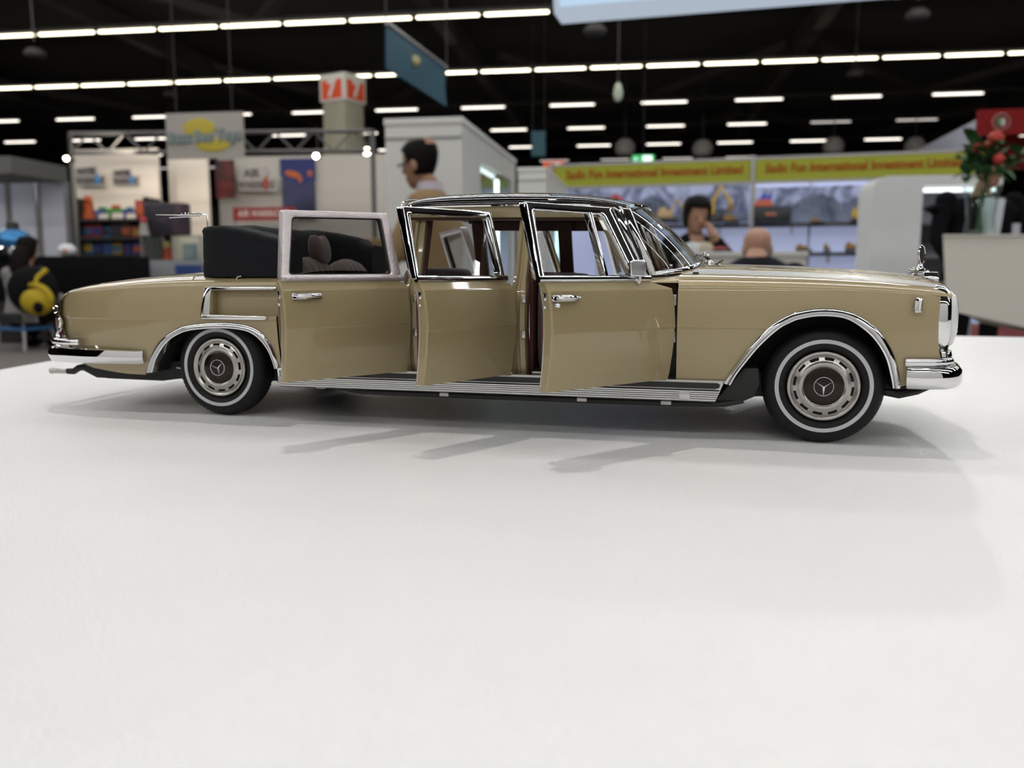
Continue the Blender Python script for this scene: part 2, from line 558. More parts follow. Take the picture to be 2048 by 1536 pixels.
mb.ball(c - nrm * 0.6, (0.07, 0.07, 0.07), 10, 6); mb.build('printed_dot', mat('banner_print_yellow', (0.45, 0.40, 0.18), 0.6), bn)

# -- pillar with the hall number
pr_ = root_at('hall_pillar', 695, 20.0, 0, 'grey hall pillar with white sevens on red panels at its top', 'pillar', rz=R(-30))
m_pil = mat('pillar_concrete', (0.34, 0.32, 0.24), 0.85, noise=(1.2, 0.1))
zt = at(695, 158, 20.0).z; zs0 = at(695, 203, 20).z; zs1 = at(695, 166, 20).z
mb = MB(); mb.box((0, 0, zt / 2), (0.66, 0.66, zt)); mb.build('pillar_shaft', m_pil, pr_, bevel=0.02)
mb = MB(); mb.box((0, 0, (zs0 + zt) / 2), (0.74, 0.74, zt - zs0 + 0.10)); mb.build('sign_collar', mat('sign_white', (0.7, 0.68, 0.62), 0.6), pr_, bevel=0.01)
m_red7 = mat('sign_red', (0.75, 0.085, 0.025), 0.6)
m_w7 = mat('sign_numeral_white', (0.75, 0.70, 0.66), 0.6)
for k in range(4):
    a = k * PI / 2
    n = Vector((math.sin(a), -math.cos(a), 0))
    mb = MB(); mb.box((0, 0, 0), (0.58, 0.02, zs1 - zs0)); pnl = mb.build('number_panel', m_red7, pr_, smooth=False, loc=n * 0.375 + Vector((0, 0, (zs0 + zs1) / 2)), rot=(0, 0, a))
    letter('numeral', '7', 0.48, m_w7, pnl, (0, -0.02, 0), (PI / 2, 0, 0), bold=0.02, extrude=0.004)
# -- its lamp-lit neighbour: spot lamps
def spot_lamp(px, py, Y, label, size=0.1):
    p = at(px, py, Y)
    e = empty('spot_lamp', p, 0, label, 'spot lamp')
    mb = MB(); mb.lathe([(0.01, 0.2), (size * 0.7, 0.18), (size, 0.0), (size * 0.9, 0.0)], (0, 0, 0), 'Y', 16)
    mb.V = [(v[0], -v[1], v[2]) for v in mb.V]
    mb.build('lamp_can', m_dark, e)
    mb = MB(); mb.lathe([(size * 0.92, 0), (size * 0.6, 0.03), (0.005, 0.045)], (0, 0, 0), 'Y', 16); mb.build('lamp_lens', m_spotlamp, e)
    mb = MB(); mb.tube([(0, 0.1, 0), (0, 0.1, 0.3)], 0.012, 6); mb.build('lamp_arm', m_dark, e)
spot_lamp(632, 312, 10.6, 'bright spot lamp above the dark space poster', 0.035)
spot_lamp(734, 303, 10.6, 'bright warm spot lamp left of the white showcase', 0.05)
spot_lamp(133, 317, 10.6, 'round white spot lamp at the left edge of the toy stand', 0.03)
# housings of the two lamps that light the table, above the picture
for nm, lp, tg in (('stand_spotlight', SPOT_A, (0.02, 0.22, TOP)), ('stand_spotlight', SPOT_B, (-0.02, 0.28, TOP))):
    d_ = (Vector(tg) - Vector(lp)).normalized()
    e = empty(nm, lp, 0, 'black spotlight housing %s, outside the picture' % ('in front of the light box' if lp is SPOT_A else 'above the model car'), 'spot lamp')
    mb = MB(); mb.lathe([(0.02, 0.16), (0.05, 0.15), (0.06, 0.0), (0.055, 0.0), (0.045, 0.12)], (0, 0, 0), 'Z', 20)
    q_ = (-d_).to_track_quat('Z', 'Y')
    mb.V = [tuple(q_ @ (Vector(v) + Vector((0, 0, -0.02)))) for v in mb.V]
    mb.build('lamp_can', m_dark, e)
    mb = MB(); mb.tube([tuple(-d_ * 0.13), (-d_.x * 0.13, -d_.y * 0.13, 7.58 - lp[2])], 0.01, 6); mb.build('lamp_rod', m_dark, e)
def booth_lamp(name, px, py, Y, tx, ty, tY, power, ang=60):
    spot_light(name, at(px, py, Y), at(tx, ty, tY), power, R(ang), 0.05, (1, 0.9, 0.76))
booth_lamp('toy_stand_lamp_beam', 632, 312, 10.9, 640, 400, 12.6, 34, 110)
booth_lamp('toy_stand_lamp_beam', 230, 296, 10.5, 235, 370, 11.6, 26, 110)
booth_lamp('toy_stand_lamp_beam', 380, 322, 10.9, 370, 400, 12.0, 14, 110)
booth_lamp('toy_stand_lamp_beam', 734, 303, 10.6, 735, 370, 12.6, 20, 110)

# -- toy stand on the left
pan('booth_panel', 140, 298, 334, 560, 11.6, m_pw, 'warm lit white stand wall with two water gun logos', 'stand wall', low=0)
pan('booth_panel', 332, 308, 428, 560, 12.0, m_pw, 'plain white stand wall below the hanging bee sign', 'stand wall', low=0)
pan('booth_panel', 424, 311, 790, 560, 12.8, m_pg, 'greyer stand wall with posters and the red shelf header', 'stand wall', low=0)
m_tx = mat('logo_grey', (0.09, 0.08, 0.08), 0.6, noise=(30, 0.4))
m_lb = mat('logo_pale', (0.36, 0.33, 0.31), 0.6, noise=(40, 0.4))
def wall_logo(x0, x1, yc, Y, top, bot, drop, label):
    c = at((x0 + x1) / 2, yc, Y)
    e = empty('wall_logo', (c.x, Y - 0.012, c.z), HALL, label, 'logo')
    w = (x1 - x0) / FPX * Y
    mb = MB(); mb.prism([(-w * .5, w * .24), (w * .2, w * .34), (w * .22, w * .08), (w * .5, w * .08), (w * .48, -w * .26), (-w * .48, -w * .22)], -0.004, 0.004, lambda p, q, t: (p, t, q)); mb.build('logo_ground', m_lb, e, smooth=False)
    letter('lettering', top, w * 0.26, m_tx, e, (-w * 0.13, -0.009, w * 0.17), (PI / 2, 0, 0), bold=0.008, width=min(1.0, 3.4 / len(top)))
    letter('lettering', bot, w * 0.24, m_tx, e, (-w * 0.02, -0.009, -w * 0.10), (PI / 2, 0, 0), bold=0.008, width=0.75)
    mb = MB(); mb.ball((w * .22, -0.01, -w * 0.06), (w * .075, 0.01, w * .16), 14, 10); mb.build('logo_drop', drop, e)
m_drop = mat('logo_drop_blue', (0.05, 0.22, 0.48), 0.5); m_dropr = mat('logo_drop_red', (0.30, 0.04, 0.02), 0.5)
wall_logo(150, 215, 355, 11.57, 'WATER', 'WARRIORS', m_drop, 'left of two grey wall logos with a blue drop, on the stand wall')
wall_logo(225, 281, 357, 11.57, 'WATER', 'WARRIORS', m_drop, 'right of two grey wall logos with a blue drop, on the stand wall')
wall_logo(474, 556, 362, 12.77, 'AIR', 'WARRIORS', m_dropr, 'grey wall logo with a red mark between the red poster and space poster')
wall_logo(644, 727, 362, 12.77, 'AIR', 'WARRIORS', m_dropr, 'grey wall logo with a red mark right of the space poster')
wall_logo(738, 800, 362, 12.77, 'AIR', 'WARRIORS', m_dropr, 'grey wall logo cut off by the white showcase')
# posters
def print_mat(name, ramp, scale, seedv=0.0, dist=1.0):
    m = bpy.data.materials.new(name); m.use_nodes = True
    nt = m.node_tree; b = nt.nodes['Principled BSDF']; b.inputs['Roughness'].default_value = 0.6
    tc = nt.nodes.new('ShaderNodeTexCoord'); n = nt.nodes.new('ShaderNodeTexNoise'); n.inputs['Scale'].default_value = scale
    n.inputs['Detail'].default_value = 2; n.inputs['Distortion'].default_value = dist
    mp = nt.nodes.new('ShaderNodeMapping'); mp.inputs['Location'].default_value = (seedv, seedv * 2, seedv * 3)
    cr = nt.nodes.new('ShaderNodeValToRGB'); cr.color_ramp.interpolation = 'LINEAR'
    for i, (pos, col) in enumerate(ramp):
        el = cr.color_ramp.elements[i] if i < 2 else cr.color_ramp.elements.new(pos)
        el.position = pos; el.color = (*col, 1)
    nt.links.new(tc.outputs['Object'], mp.inputs[0]); nt.links.new(mp.outputs[0], n.inputs['Vector'])
    nt.links.new(n.outputs['Fac'], cr.inputs[0]); nt.links.new(cr.outputs[0], b.inputs['Base Color'])
    return m
ps = pan('poster', 428, 320, 472, 396, 12.74, print_mat('dark_red_print', [(0.35, (0.015, 0.006, 0.008)), (0.7, (0.16, 0.02, 0.015))], 3.0), 'narrow dark red poster on the toy stand wall', 'poster', 0.02)
ps = pan('poster', 561, 320, 633, 436, 12.74, print_mat('space_print', [(0.3, (0.004, 0.005, 0.012)), (0.62, (0.03, 0.035, 0.10))], 1.6, 2.0), 'tall dark poster with blue top and orange blast', 'poster', 0.02)
c0 = ps.location
mb = MB(); w_, h_ = 72 / FPX * 12.8, 116 / FPX * 12.8
mb.prism([(-w_ / 2, h_ / 2), (w_ / 2, h_ / 2), (w_ / 2, h_ * 0.14), (w_ * 0.1, h_ * 0.05), (-w_ / 2, h_ * 0.22)], -0.016, -0.010, lambda p, q, t: (p, t, q)); mb.build('poster_sky', mat('poster_blue', (0.016, 0.024, 0.12), 0.7), ps, smooth=False)
m_pob = mat('poster_orange', (0.42, 0.10, 0.02), 0.6)
for c_, r_, t_ in (((-0.14, 0.24), (0.24, 0.055), 0.25), ((0.06, 0.15), (0.06, 0.05), 0.0), ((0.34, 0.25), (0.07, 0.05), 0.0)):
    mb = MB(); mb.ball((w_ * c_[0], -0.018, h_ * c_[1]), (w_ * r_[0], 0.008, h_ * r_[1]), 14, 8, rot=(0, t_, 0) if t_ else None); mb.build('poster_blast', m_pob, ps)
hd = pan('shelf_header', 462, 414, 592, 441, 12.3, mat('header_red', (0.22, 0.016, 0.014), 0.7), 'red shelf header with white lettering under the posters', 'shelf sign', 0.03)
letter('lettering', 'AIR WARRIORS', 0.14, mat('header_white', (0.7, 0.62, 0.6), 0.6), hd, (0, -0.022, 0), (PI / 2, 0, 0), width=0.8)
# truss over the stand
tr0, tr1 = at(140, 268, 10.9), at(745, 262, 10.4)
trs = empty('lighting_truss', (tr0 + tr1) / 2, 0, 'grey aluminium truss above the toy stand', 'truss')
o0 = trs.location.copy()
hgt = 36 / FPX * 10.9
for dz in (0, -hgt):
    mb = MB(); mb.tube([tr0 - o0 + Vector((0, 0, dz)), tr1 - o0 + Vector((0, 0, dz))], 0.026, 8); mb.build('truss_chord', m_truss, trs)
nseg = 16
for i in range(nseg):
    a = tr0.lerp(tr1, i / nseg); b = tr0.lerp(tr1, (i + 1) / nseg)
    (u, v) = (Vector((0, 0, 0)), Vector((0, 0, -hgt)))
    mb = MB(); mb.tube([a - o0 + (u if i % 2 else v), b - o0 + (v if i % 2 else u)], 0.013, 6); mb.build('truss_brace', m_truss, trs)
for t in (0.0, 1.0):
    q = tr0.lerp(tr1, t)
    mb = MB(); mb.tube([q - o0 + Vector((0, 0, 0.02)), Vector((q.x, q.y, 0)) - o0], 0.03, 8); mb.build('truss_post', m_truss, trs)
# hanging sign
sg_ = pan('hanging_sign', 325, 225, 493, 317, 10.2, mat('sign_panel_grey', (0.40, 0.37, 0.33), 0.7, noise=(1.2, 0.06)), 'grey hanging sign with yellow ovals and blue-grey lettering', 'sign', 0.03)
w_ = 168 / FPX * 10.2; h_ = 92 / FPX * 10.2
m_ye = mat('sign_yellow', (0.50, 0.40, 0.04), 0.6)
mb = MB(); mb.ball((-w_ * .06, -0.02, h_ * .16), (w_ * .2, 0.006, h_ * .2), 24, 8); mb.build('yellow_oval', m_ye, sg_)
mb = MB(); mb.ball((w_ * .10, -0.02, -h_ * .20), (w_ * .21, 0.006, h_ * .14), 24, 8); mb.build('yellow_oval', m_ye, sg_)
letter('lettering', 'Buzz Bee Toys', h_ * 0.34, mat('sign_letter_shadow', (0.10, 0.15, 0.14), 0.6), sg_, (w_ * .0, -0.03, -h_ * .03), (PI / 2, -0.03, 0), width=0.82, bold=0.012)
letter('lettering', 'Buzz Bee Toys', h_ * 0.34, mat('sign_letter_pale', (0.36, 0.42, 0.42), 0.6), sg_, (w_ * .0, -0.04, -h_ * .02), (PI / 2, -0.03, 0), width=0.82)

for dx in (-0.35, 0.35):
    mb = MB(); mb.tube([(dx, 0, h_ * .5), (dx, 0.0, 7.58 - sg_.location.z)], 0.006, 5); mb.build('sign_wire', m_fit, sg_)
for dx in (-0.46, 0.46):
    mb = MB(); mb.tube([(dx, 0.03, 0.05), (dx, 0.03, -hd.location.z)], 0.02, 8); mb.build('header_post', m_steel, hd)
# shelves with toys
def shelf_unit(name, px0, px1, rows, Y, depth, label, m, ytop, ypost=True, thick=0.035):
    a, b = at(px0, 547, Y), at(px1, 547, Y)
    wv = b.x - a.x
    e = empty(name, ((a.x + b.x) / 2, Y, 0), HALL, label, 'shelf')
    zs = [at(px0, r, Y).z for r in rows]
    for z in zs:
        mb = MB(); mb.box((0, depth / 2, z - thick / 2), (wv, depth, thick)); mb.build('shelf_board', m, e, smooth=False)
    zt = at(px0, ytop, Y).z
    for sx in (-1, 1):
        mb = MB(); mb.box((sx * wv / 2, depth / 2, zt / 2), (0.04, depth, zt)); mb.build('shelf_side', m, e, smooth=False)
    return e, zs, wv
def toy(kind, loc, sc_, color, color2, label, group, rz=0.0):
    """small shelf goods: boxed toy, toy blaster or figure"""
    e = empty({'box': 'toy_box', 'gun': 'toy_blaster', 'fig': 'toy_figure'}[kind], loc, HALL + rz, label, {'box': 'toy box', 'gun': 'toy gun', 'fig': 'toy'}[kind], group)
    m1, m2 = cmat(color), cmat(color2)
    s = sc_ * (0.7 if kind == 'gun' else 1.0)
    if kind == 'box':
        mb = MB(); mb.box((0, 0, s * .5), (s * .8, s * .35, s)); mb.build('carton', m1, e, bevel=s * 0.02)
        mb = MB(); mb.box((0, -s * .18, s * .45), (s * .6, s * .02, s * .5)); mb.build('carton_window', m2, e, smooth=False)
    elif kind == 'gun':
        mb = MB(); mb.box((0, 0, s * .55), (s * 1.3, s * .16, s * .26)); mb.box((-s * .4, 0, s * .25), (s * .2, s * .14, s * .5), (0, 0.3, 0)); mb.build('gun_body', m1, e, bevel=s * 0.04)
        mb = MB(); mb.tube([(s * .6, 0, s * .6), (s * 1.0, 0, s * .6)], s * .08, 8); mb.build('gun_barrel', m2, e)
        mb = MB(); mb.ball((0, 0, s * .80), (s * .35, s * .12, s * .14)); mb.build('gun_tank', m2, e)
    else:
        mb = MB(); mb.lathe([(s * .02, 0), (s * .28, 0), (s * .3, s * .1), (s * .2, s * .5), (s * .24, s * .6), (s * .1, s * .7)], (0, 0, 0), 'Z', 12); mb.build('figure_body', m1, e)
        mb = MB(); mb.ball((0, 0, s * .85), s * .2); mb.build('figure_head', m2, e)
    return e
PAL = [(0.38, 0.07, 0.015), (0.025, 0.045, 0.20), (0.22, 0.02, 0.02), (0.32, 0.20, 0.02), (0.04, 0.20, 0.03), (0.20, 0.19, 0.18), (0.06, 0.025, 0.08), (0.02, 0.02, 0.025), (0.02, 0.10, 0.20), (0.06, 0.02, 0.015), (0.02, 0.015, 0.03)]
rnd = random.Random(11)
su, zs, wv = shelf_unit('toy_shelf', 152, 302, (437, 474, 508, 545), 11.0, 0.35, 'dark shelf full of bright toy guns at the left stand wall', m_dark, 395)
ctr = su.location
bk = MB(); bk.box((0, 0.36, zs[0] / 2), (wv, 0.02, zs[0])); bk.build('shelf_back', mat('shelf_back_dark', (0.05, 0.035, 0.035), 0.7), su, smooth=False)
places = ['top board', 'second board', 'third board', 'lowest board']
for r, z in enumerate(zs):
    n = 7 if r else 5
    for i in range(n):
        x = -wv / 2 + wv * (i + 0.5) / n
        loc = ctr + E1 * x + E2 * 0.14 + Vector((0, 0, z))
        h = (0.24 if r == 0 else 0.17) * (0.8 + 0.4 * rnd.random())
        if r == 0:
            kind, c1, c2 = [('fig', PAL[0], PAL[0]), ('gun', PAL[1], PAL[4]), ('gun', PAL[4], PAL[0]), ('gun', PAL[1], PAL[8]), ('box', PAL[2], PAL[0])][i]
            nm = ['orange capped bottle toy', 'blue and green toy blaster', 'green toy blaster with orange tip', 'blue toy blaster', 'red toy carton'][i]
            toy(kind, loc, h * 1.25 if kind == 'fig' else h, c1, c2, nm + ' on the top board of the dark toy shelf', 'toys on the dark shelf', 0.2)
        else:
            c1, c2 = rnd.choice(PAL), rnd.choice(PAL)
            toy('box', loc, h, c1, c2, 'small bright toy carton on the %s of the dark toy shelf' % places[r], 'toy cartons on the dark shelf, ' + places[r], 0.3 * (rnd.random() - .5))
# dark display carton and glass case right of it
pan('display_carton', 283, 405, 372, 471, 10.42, print_mat('dark_carton_print', [(0.35, (0.02, 0.018, 0.03)), (0.72, (0.10, 0.05, 0.07))], 5, 4.0), 'dark display carton with rounded top standing on the glass case', 'carton', 0.22, bevel=0.03)
toy('fig', Vector((at(287, 440, 10.36).x, 10.36, at(345, 472, 10.3).z + 0.006)), 0.22, (0.45, 0.42, 0.40), (0.55, 0.06, 0.05), 'white toy figure with red head before the dark display carton', 'toys on the dark shelf', 0.1)
gc = root_at('glass_case', 345, 10.3, 0, 'low glass display case between toy shelf and model car', 'display case')
za, zb2, wv = at(345, 472, 10.3).z, at(345, 520, 10.3).z, 125 / FPX * 10.3
mb = MB(); mb.box((0, 0.2, zb2 / 2), (wv, 0.4, zb2)); mb.build('case_base', mat('case_base_grey', (0.30, 0.31, 0.33), 0.6), gc, smooth=False)
for n_, c_, s_ in (('front_pane', (0, 0, (za + zb2) / 2), (wv, 0.008, za - zb2)), ('top_pane', (0, 0.2, za), (wv, 0.4, 0.01)), ('side_pane', (-wv / 2, 0.2, (za + zb2) / 2), (0.008, 0.4, za - zb2)), ('side_pane', (wv / 2, 0.2, (za + zb2) / 2), (0.008, 0.4, za - zb2))):
    mb = MB(); mb.box(c_, s_); mb.build(n_, m_case, gc, smooth=False)
for dx in (-1, 1):
    mb = MB(); mb.box((dx * wv / 2, 0, (za + zb2) / 2), (0.02, 0.02, za - zb2)); mb.build('case_edge', m_steel, gc, smooth=False)
toy('fig', gc.location + E1 * -0.14 + E2 * 0.15 + Vector((0, 0, zb2)), 0.22, (0.50, 0.06, 0.03), (0.5, 0.35, 0.1), 'red toy rocket inside the low glass case', 'goods in the glass case')
toy('box', gc.location + E1 * 0.16 + E2 * 0.15 + Vector((0, 0, zb2)), 0.2, (0.30, 0.33, 0.36), (0.4, 0.4, 0.4), 'pale grey toy carton inside the low glass case', 'goods in the glass case')
bx_ = pan('blue_box', 350, 530, 396, 556, 9.95, mat('box_blue', (0.02, 0.05, 0.20), 0.5), 'blue carton standing in front of the glass case', 'box', 0.16, low=0)

# far left: lit white backdrop, canopy and black counter
bd = root_at('backdrop_stand', 60, 13.5, 0, 'bluish white panelled backdrop at the far left under a dark canopy', 'stand wall')
m_bd = mat('backdrop_white', (0.60, 0.61, 0.68), 0.6)
w = 190 / FPX * 13.5
zt = at(60, 366, 13.5).z
for i in range(3):
    mb = MB(); mb.box((-w / 2 + w * (i + .5) / 3, 0, zt / 2), (w / 3 - 0.05, 0.04, zt)); mb.build('backdrop_panel', m_bd, bd, smooth=False)
for i in range(4):
    mb = MB(); mb.box((-w / 2 + w * i / 3, -0.03, zt / 2), (0.07, 0.06, zt)); mb.build('backdrop_post', m_steel, bd, smooth=False)
mb = MB(); mb.box((0, -0.6, zt + 0.12), (w, 1.2, 0.24)); mb.build('canopy', mat('canopy_grey', (0.12, 0.12, 0.11), 0.7), bd, smooth=False)
mb = MB(); mb.tube([(-w * .38, -0.9, zt - 0.02), (w * .05, -0.9, zt - 0.02)], 0.03, 8); mb.build('canopy_tube', glow('canopy_lamp', (0.85, 0.9, 1.0), 11.0), bd)
ct = root_at('draped_counter', 95, 9.6, 0, 'black draped counter at the far left behind the seated person', 'counter')
zc_ = at(95, 512, 9.6).z
mb = MB(); mb.prism([(-0.75, 0), (0.95, 0.05), (0.9, 0.6), (-0.75, 0.6)], 0.5, zc_, lambda p, q, t: (p, q, t)); mb.build('cloth_top', m_bcloth, ct, bevel=0.02)
mb = MB(); mb.prism([(-0.7, 0.05), (0.25, 0.1), (0.25, 0.55), (-0.7, 0.55)], 0.0, 0.52, lambda p, q, t: (p, q, t)); mb.build('counter_body', m_dark, ct, smooth=False)
p = at(22, 478, 9.7)
e = empty('blue_helmet', (p.x, 9.75, zc_), HALL, 'shiny blue and silver helmet model on the black counter', 'helmet')
mb = MB(); mb.ball((0, 0, 0.17), (0.20, 0.18, 0.15), 20, 12); mb.build('helmet_shell', mat('helmet_blue', (0.05, 0.25, 0.55), 0.12, 0.6), e)
mb = MB(); mb.lathe([(0.18, 0), (0.22, 0.02), (0.22, 0.08), (0.2, 0.1)], (0, 0, 0), 'Z', 24); mb.build('helmet_rim', mat('helmet_chrome', (0.8, 0.8, 0.82), 0.1, 1.0), e)
mb = MB(); mb.lathe([(0.01, 0.4), (0.06, 0.38), (0.08, 0.3), (0.02, 0.28)], (0, 0, 0), 'Z', 14); mb.build('helmet_crest', m_dark, e)
p = at(125, 500, 9.7)
e = empty('white_model_car', (p.x, 9.8, zc_), HALL, 'white toy car body with orange mark on the black counter', 'toy')
mb = MB(); mb.ball((0, 0, 0.07), (0.11, 0.09, 0.075), 16, 10); mb.build('toy_shell', mat('toy_white', (0.8, 0.8, 0.82), 0.3), e)
mb = MB(); mb.ball((0.03, -0.08, 0.06), (0.03, 0.015, 0.02)); mb.build('toy_mark', cmat((0.6, 0.15, 0.02)), e)

# ------------------------------------------------------------------ people
def skin_mesh(name, pts, edges, rad, m, parent, sub=2):
    me = bpy.data.meshes.new(name)
    me.from_pydata([tuple(p) for p in pts], edges, [])
    o = bpy.data.objects.new(name, me)
    COL.objects.link(o)
    md = o.modifiers.new('skin', 'SKIN')
    for i, r in enumerate(rad):
        v = me.skin_vertices[0].data[i]
        v.radius = r if isinstance(r, tuple) else (r, r)
        v.use_root = (i == 0)
    ss = o.modifiers.new('sub', 'SUBSURF')
    ss.levels = sub
    dg = bpy.context.evaluated_depsgraph_get()
    dg.update()
    nm = bpy.data.meshes.new_from_object(o.evaluated_get(dg))
    bpy.data.objects.remove(o)
    nm.materials.clear()
    nm.materials.append(m)
    nm.polygons.foreach_set('use_smooth', [True] * len(nm.polygons))
    ob = bpy.data.objects.new(name, nm)
    COL.objects.link(ob)
    ob.parent = parent
    return ob

class Fig:
    def __init__(s): s.p = []; s.r = []; s.e = []; s.n = {}
    def add(s, name, p, r, frm=None):
        s.n[name] = len(s.p); s.p.append(Vector(p)); s.r.append(r)
        if frm is not None: s.e.append((s.n[frm], s.n[name]))
        return s

HT = [0.0, 0.04, 0.10, 0.20, 0.32, 0.45, 0.58, 0.70, 0.80, 0.88, 0.94, 0.98, 1.0]
HW_ = [0.001, 0.026, 0.044, 0.058, 0.068, 0.074, 0.077, 0.077, 0.072, 0.062, 0.047, 0.028, 0.001]
HF = [0.04, 0.068, 0.080, 0.086, 0.086, 0.088, 0.089, 0.089, 0.083, 0.070, 0.050, 0.028, 0.0]
HB = [-0.02, -0.01, 0.005, 0.035, 0.062, 0.082, 0.096, 0.102, 0.099, 0.087, 0.064, 0.034, 0.0]
def head_pt(t, a, grow=0.0):
    """skull surface: t from chin (0) to crown (1), a round the head, pi/2 is the face"""
    w, f, b = interp(t, HT, HW_), interp(t, HT, HF), interp(t, HT, HB)
    c, s_ = math.cos(a), math.sin(a)
    z = -0.118 + 0.240 * t
    x = (w + grow) * c
    y = (f + grow) * s_ if s_ > 0 else (b + grow) * s_
    if s_ > 0.93 and 0.34 < t < 0.56:
        y += 0.02 * (1 - abs(t - 0.42) / 0.16) if abs(t - 0.42) < 0.16 else 0
    return x, y, z + grow * (2 * t - 0.6)

def person(loc, rz, label, J, skin, cloth, trousers, hair, hairstyle='short', shoes=None, wide=1.0):
    """J: joints in metres; y is the way the person faces, z up"""
    root = empty('person', loc, rz, label, 'person')
    V = {k: Vector(v) for k, v in J.items()}
    H = V['head']; fw = V.get('face', Vector((0, 1, 0))).normalized()
    up = Vector((0, 0, 1)); up = (up - fw * up.dot(fw)).normalized()
    sv = fw.cross(up).normalized()
    P = lambda x, y, z: H + sv * x + fw * y + up * z
    f = Fig()
    f.add('chest', V['chest'], 0.10)
    f.add('neck', V['neck'], 0.062, 'chest')
    f.add('jaw', H - up * 0.05 - fw * 0.01, 0.062, 'neck')
    f.add('waist', V['pelvis'].lerp(V['chest'], 0.5), 0.10, 'chest')
    f.add('pelvis', V['pelvis'], 0.10, 'waist')
    for sd in 'RL':
        f.add('sh' + sd, V['sh' + sd], 0.055, 'chest')
        f.add('el' + sd, V['el' + sd], 0.045, 'sh' + sd)
        f.add('wr' + sd, V['wr' + sd], 0.033, 'el' + sd)
        d = (V['hand' + sd] - V['wr' + sd]) if ('hand' + sd) in V else (V['wr' + sd] - V['el' + sd])
        d.normalize()
        sdv = d.cross(Vector((0, 0, 1)))
        sdv = sdv.normalized() if sdv.length > 0.2 else Vector((1, 0, 0))
        pm = V['wr' + sd] + d * 0.075
        f.add('palm' + sd, pm, 0.036, 'wr' + sd)
        dn = d.cross(sdv).normalized()
        for k in range(4):
            o_ = sdv * (k - 1.5) * 0.021
            ln_ = (0.035, 0.042, 0.045, 0.036)[k]
            f.add('fa%s%d' % (sd, k), pm + o_ + d * (0.02 + ln_ * 0.6), 0.0105, 'palm' + sd)
            f.add('fb%s%d' % (sd, k), pm + o_ + d * (0.02 + ln_ * 1.3) + dn * 0.012, 0.009, 'fa%s%d' % (sd, k))
        f.add('ta' + sd, pm - d * 0.03 - sdv * 0.035, 0.012, 'palm' + sd)
        f.add('tb' + sd, pm + d * 0.005 - sdv * 0.055, 0.010, 'ta' + sd)
        f.add('hp' + sd, V['hp' + sd], 0.08, 'pelvis')
        f.add('kn' + sd, V['kn' + sd], 0.055, 'hp' + sd)
        f.add('an' + sd, V['an' + sd], 0.04, 'kn' + sd)
    body = skin_mesh('body', f.p, f.e, f.r, skin, root)
    # the head's sculpted surface joins the same mesh
    hm = MB()
    hm.grid([[P(*head_pt(t, 2 * PI * j / 28)) for j in range(28)] for t in [i / 24 for i in range(25)]], cv=True)
    ho = hm.build('head', skin, None, sharp=80)
    bm = bmesh.new(); bm.from_mesh(body.data); bm.from_mesh(ho.data); bm.to_mesh(body.data); bm.free()
    body.data.polygons.foreach_set('use_smooth', [True] * len(body.data.polygons))
    bpy.data.objects.remove(ho)
    def limb(mb, pts, rad, n=14, k=4):
        pp = smooth_path([tuple(p) for p in pts], k)
        m_ = len(pp) - 1
        rr = [interp(i / m_ * (len(rad) - 1), list(range(len(rad))), rad) for i in range(m_ + 1)]
        mb.tube(pp, rr, n)
    # jacket: elliptical torso with sleeves
    mb = MB()
    ax = (V['shL'] - V['shR']).normalized()
    spine = [V['pelvis'] - Vector((0, 0, 0.10)), V['pelvis'], V['pelvis'].lerp(V['chest'], 0.5), V['chest'], V['chest'].lerp(V['neck'], 0.45), V['chest'].lerp(V['neck'], 0.72), V['neck'] - Vector((0, 0, 0.015))]
    shw = (V['shL'] - V['shR']).length / 2
    hw = [0.185, 0.175, 0.165, 0.185, shw + 0.02, shw * 0.72, 0.072]
    dp = [0.135, 0.13, 0.122, 0.135, 0.105, 0.088, 0.068]
    sp = smooth_path([tuple(p) for p in spine], 3)
    rows = []
    for i, p in enumerate(sp):
        t = i / (len(sp) - 1) * 6
        a_, b_ = interp(t, list(range(7)), hw) * wide, interp(t, list(range(7)), dp)
        fy = Vector((-ax.y, ax.x, 0))
        rows.append([Vector(p) + ax * a_ * math.copysign(abs(math.cos(q)) ** 0.85, math.cos(q)) + fy * b_ * math.sin(q) for q in [2 * PI * j / 28 for j in range(28)]])
    mb.grid(rows, cv=True)
    for sd in 'RL':
        mb.ball(V['sh' + sd], (0.078, 0.076, 0.076), 14, 10)
        limb(mb, [V['sh' + sd], V['el' + sd], V['el' + sd].lerp(V['wr' + sd], 0.94)], [0.074, 0.056, 0.044])
    mb.build('jacket', cloth, root, sharp=80)
    mb = MB()
    mb.ball(V['pelvis'] - Vector((0, 0, 0.05)), (0.165, 0.125, 0.12), 18, 10)
    for sd in 'RL':
        limb(mb, [V['hp' + sd], V['kn' + sd], V['kn' + sd].lerp(V['an' + sd], 0.96)], [0.096, 0.072, 0.056])
    mb.build('trousers', trousers, root, sharp=80)
    for sd in 'RL':
        a = V['an' + sd]
        mb = MB(); mb.ball((a.x, a.y + 0.06, a.z - 0.05), (0.048, 0.135, 0.048), 14, 8); mb.build('shoe', shoes or m_bcloth, root)
    for s_ in (-1, 1):
        mb = MB(); mb.ball(P(s_ * 0.032, 0.080, 0.008), (0.014, 0.010, 0.008), 10, 8); mb.build('eye', cmat((0.03, 0.02, 0.02), 0.2), root)
        mb = MB(); mb.ball(P(s_ * 0.078, -0.005, -0.008), (0.012, 0.024, 0.034), 10, 8, rot=Matrix((sv, fw, up)).transposed().to_euler()); mb.build('ear', skin, root)
    mb = MB(); mb.ball(P(0, 0.083, -0.062), (0.024, 0.010, 0.008), 12, 6, rot=Matrix((sv, fw, up)).transposed().to_euler()); mb.build('mouth', cmat((0.28, 0.07, 0.06)), root)
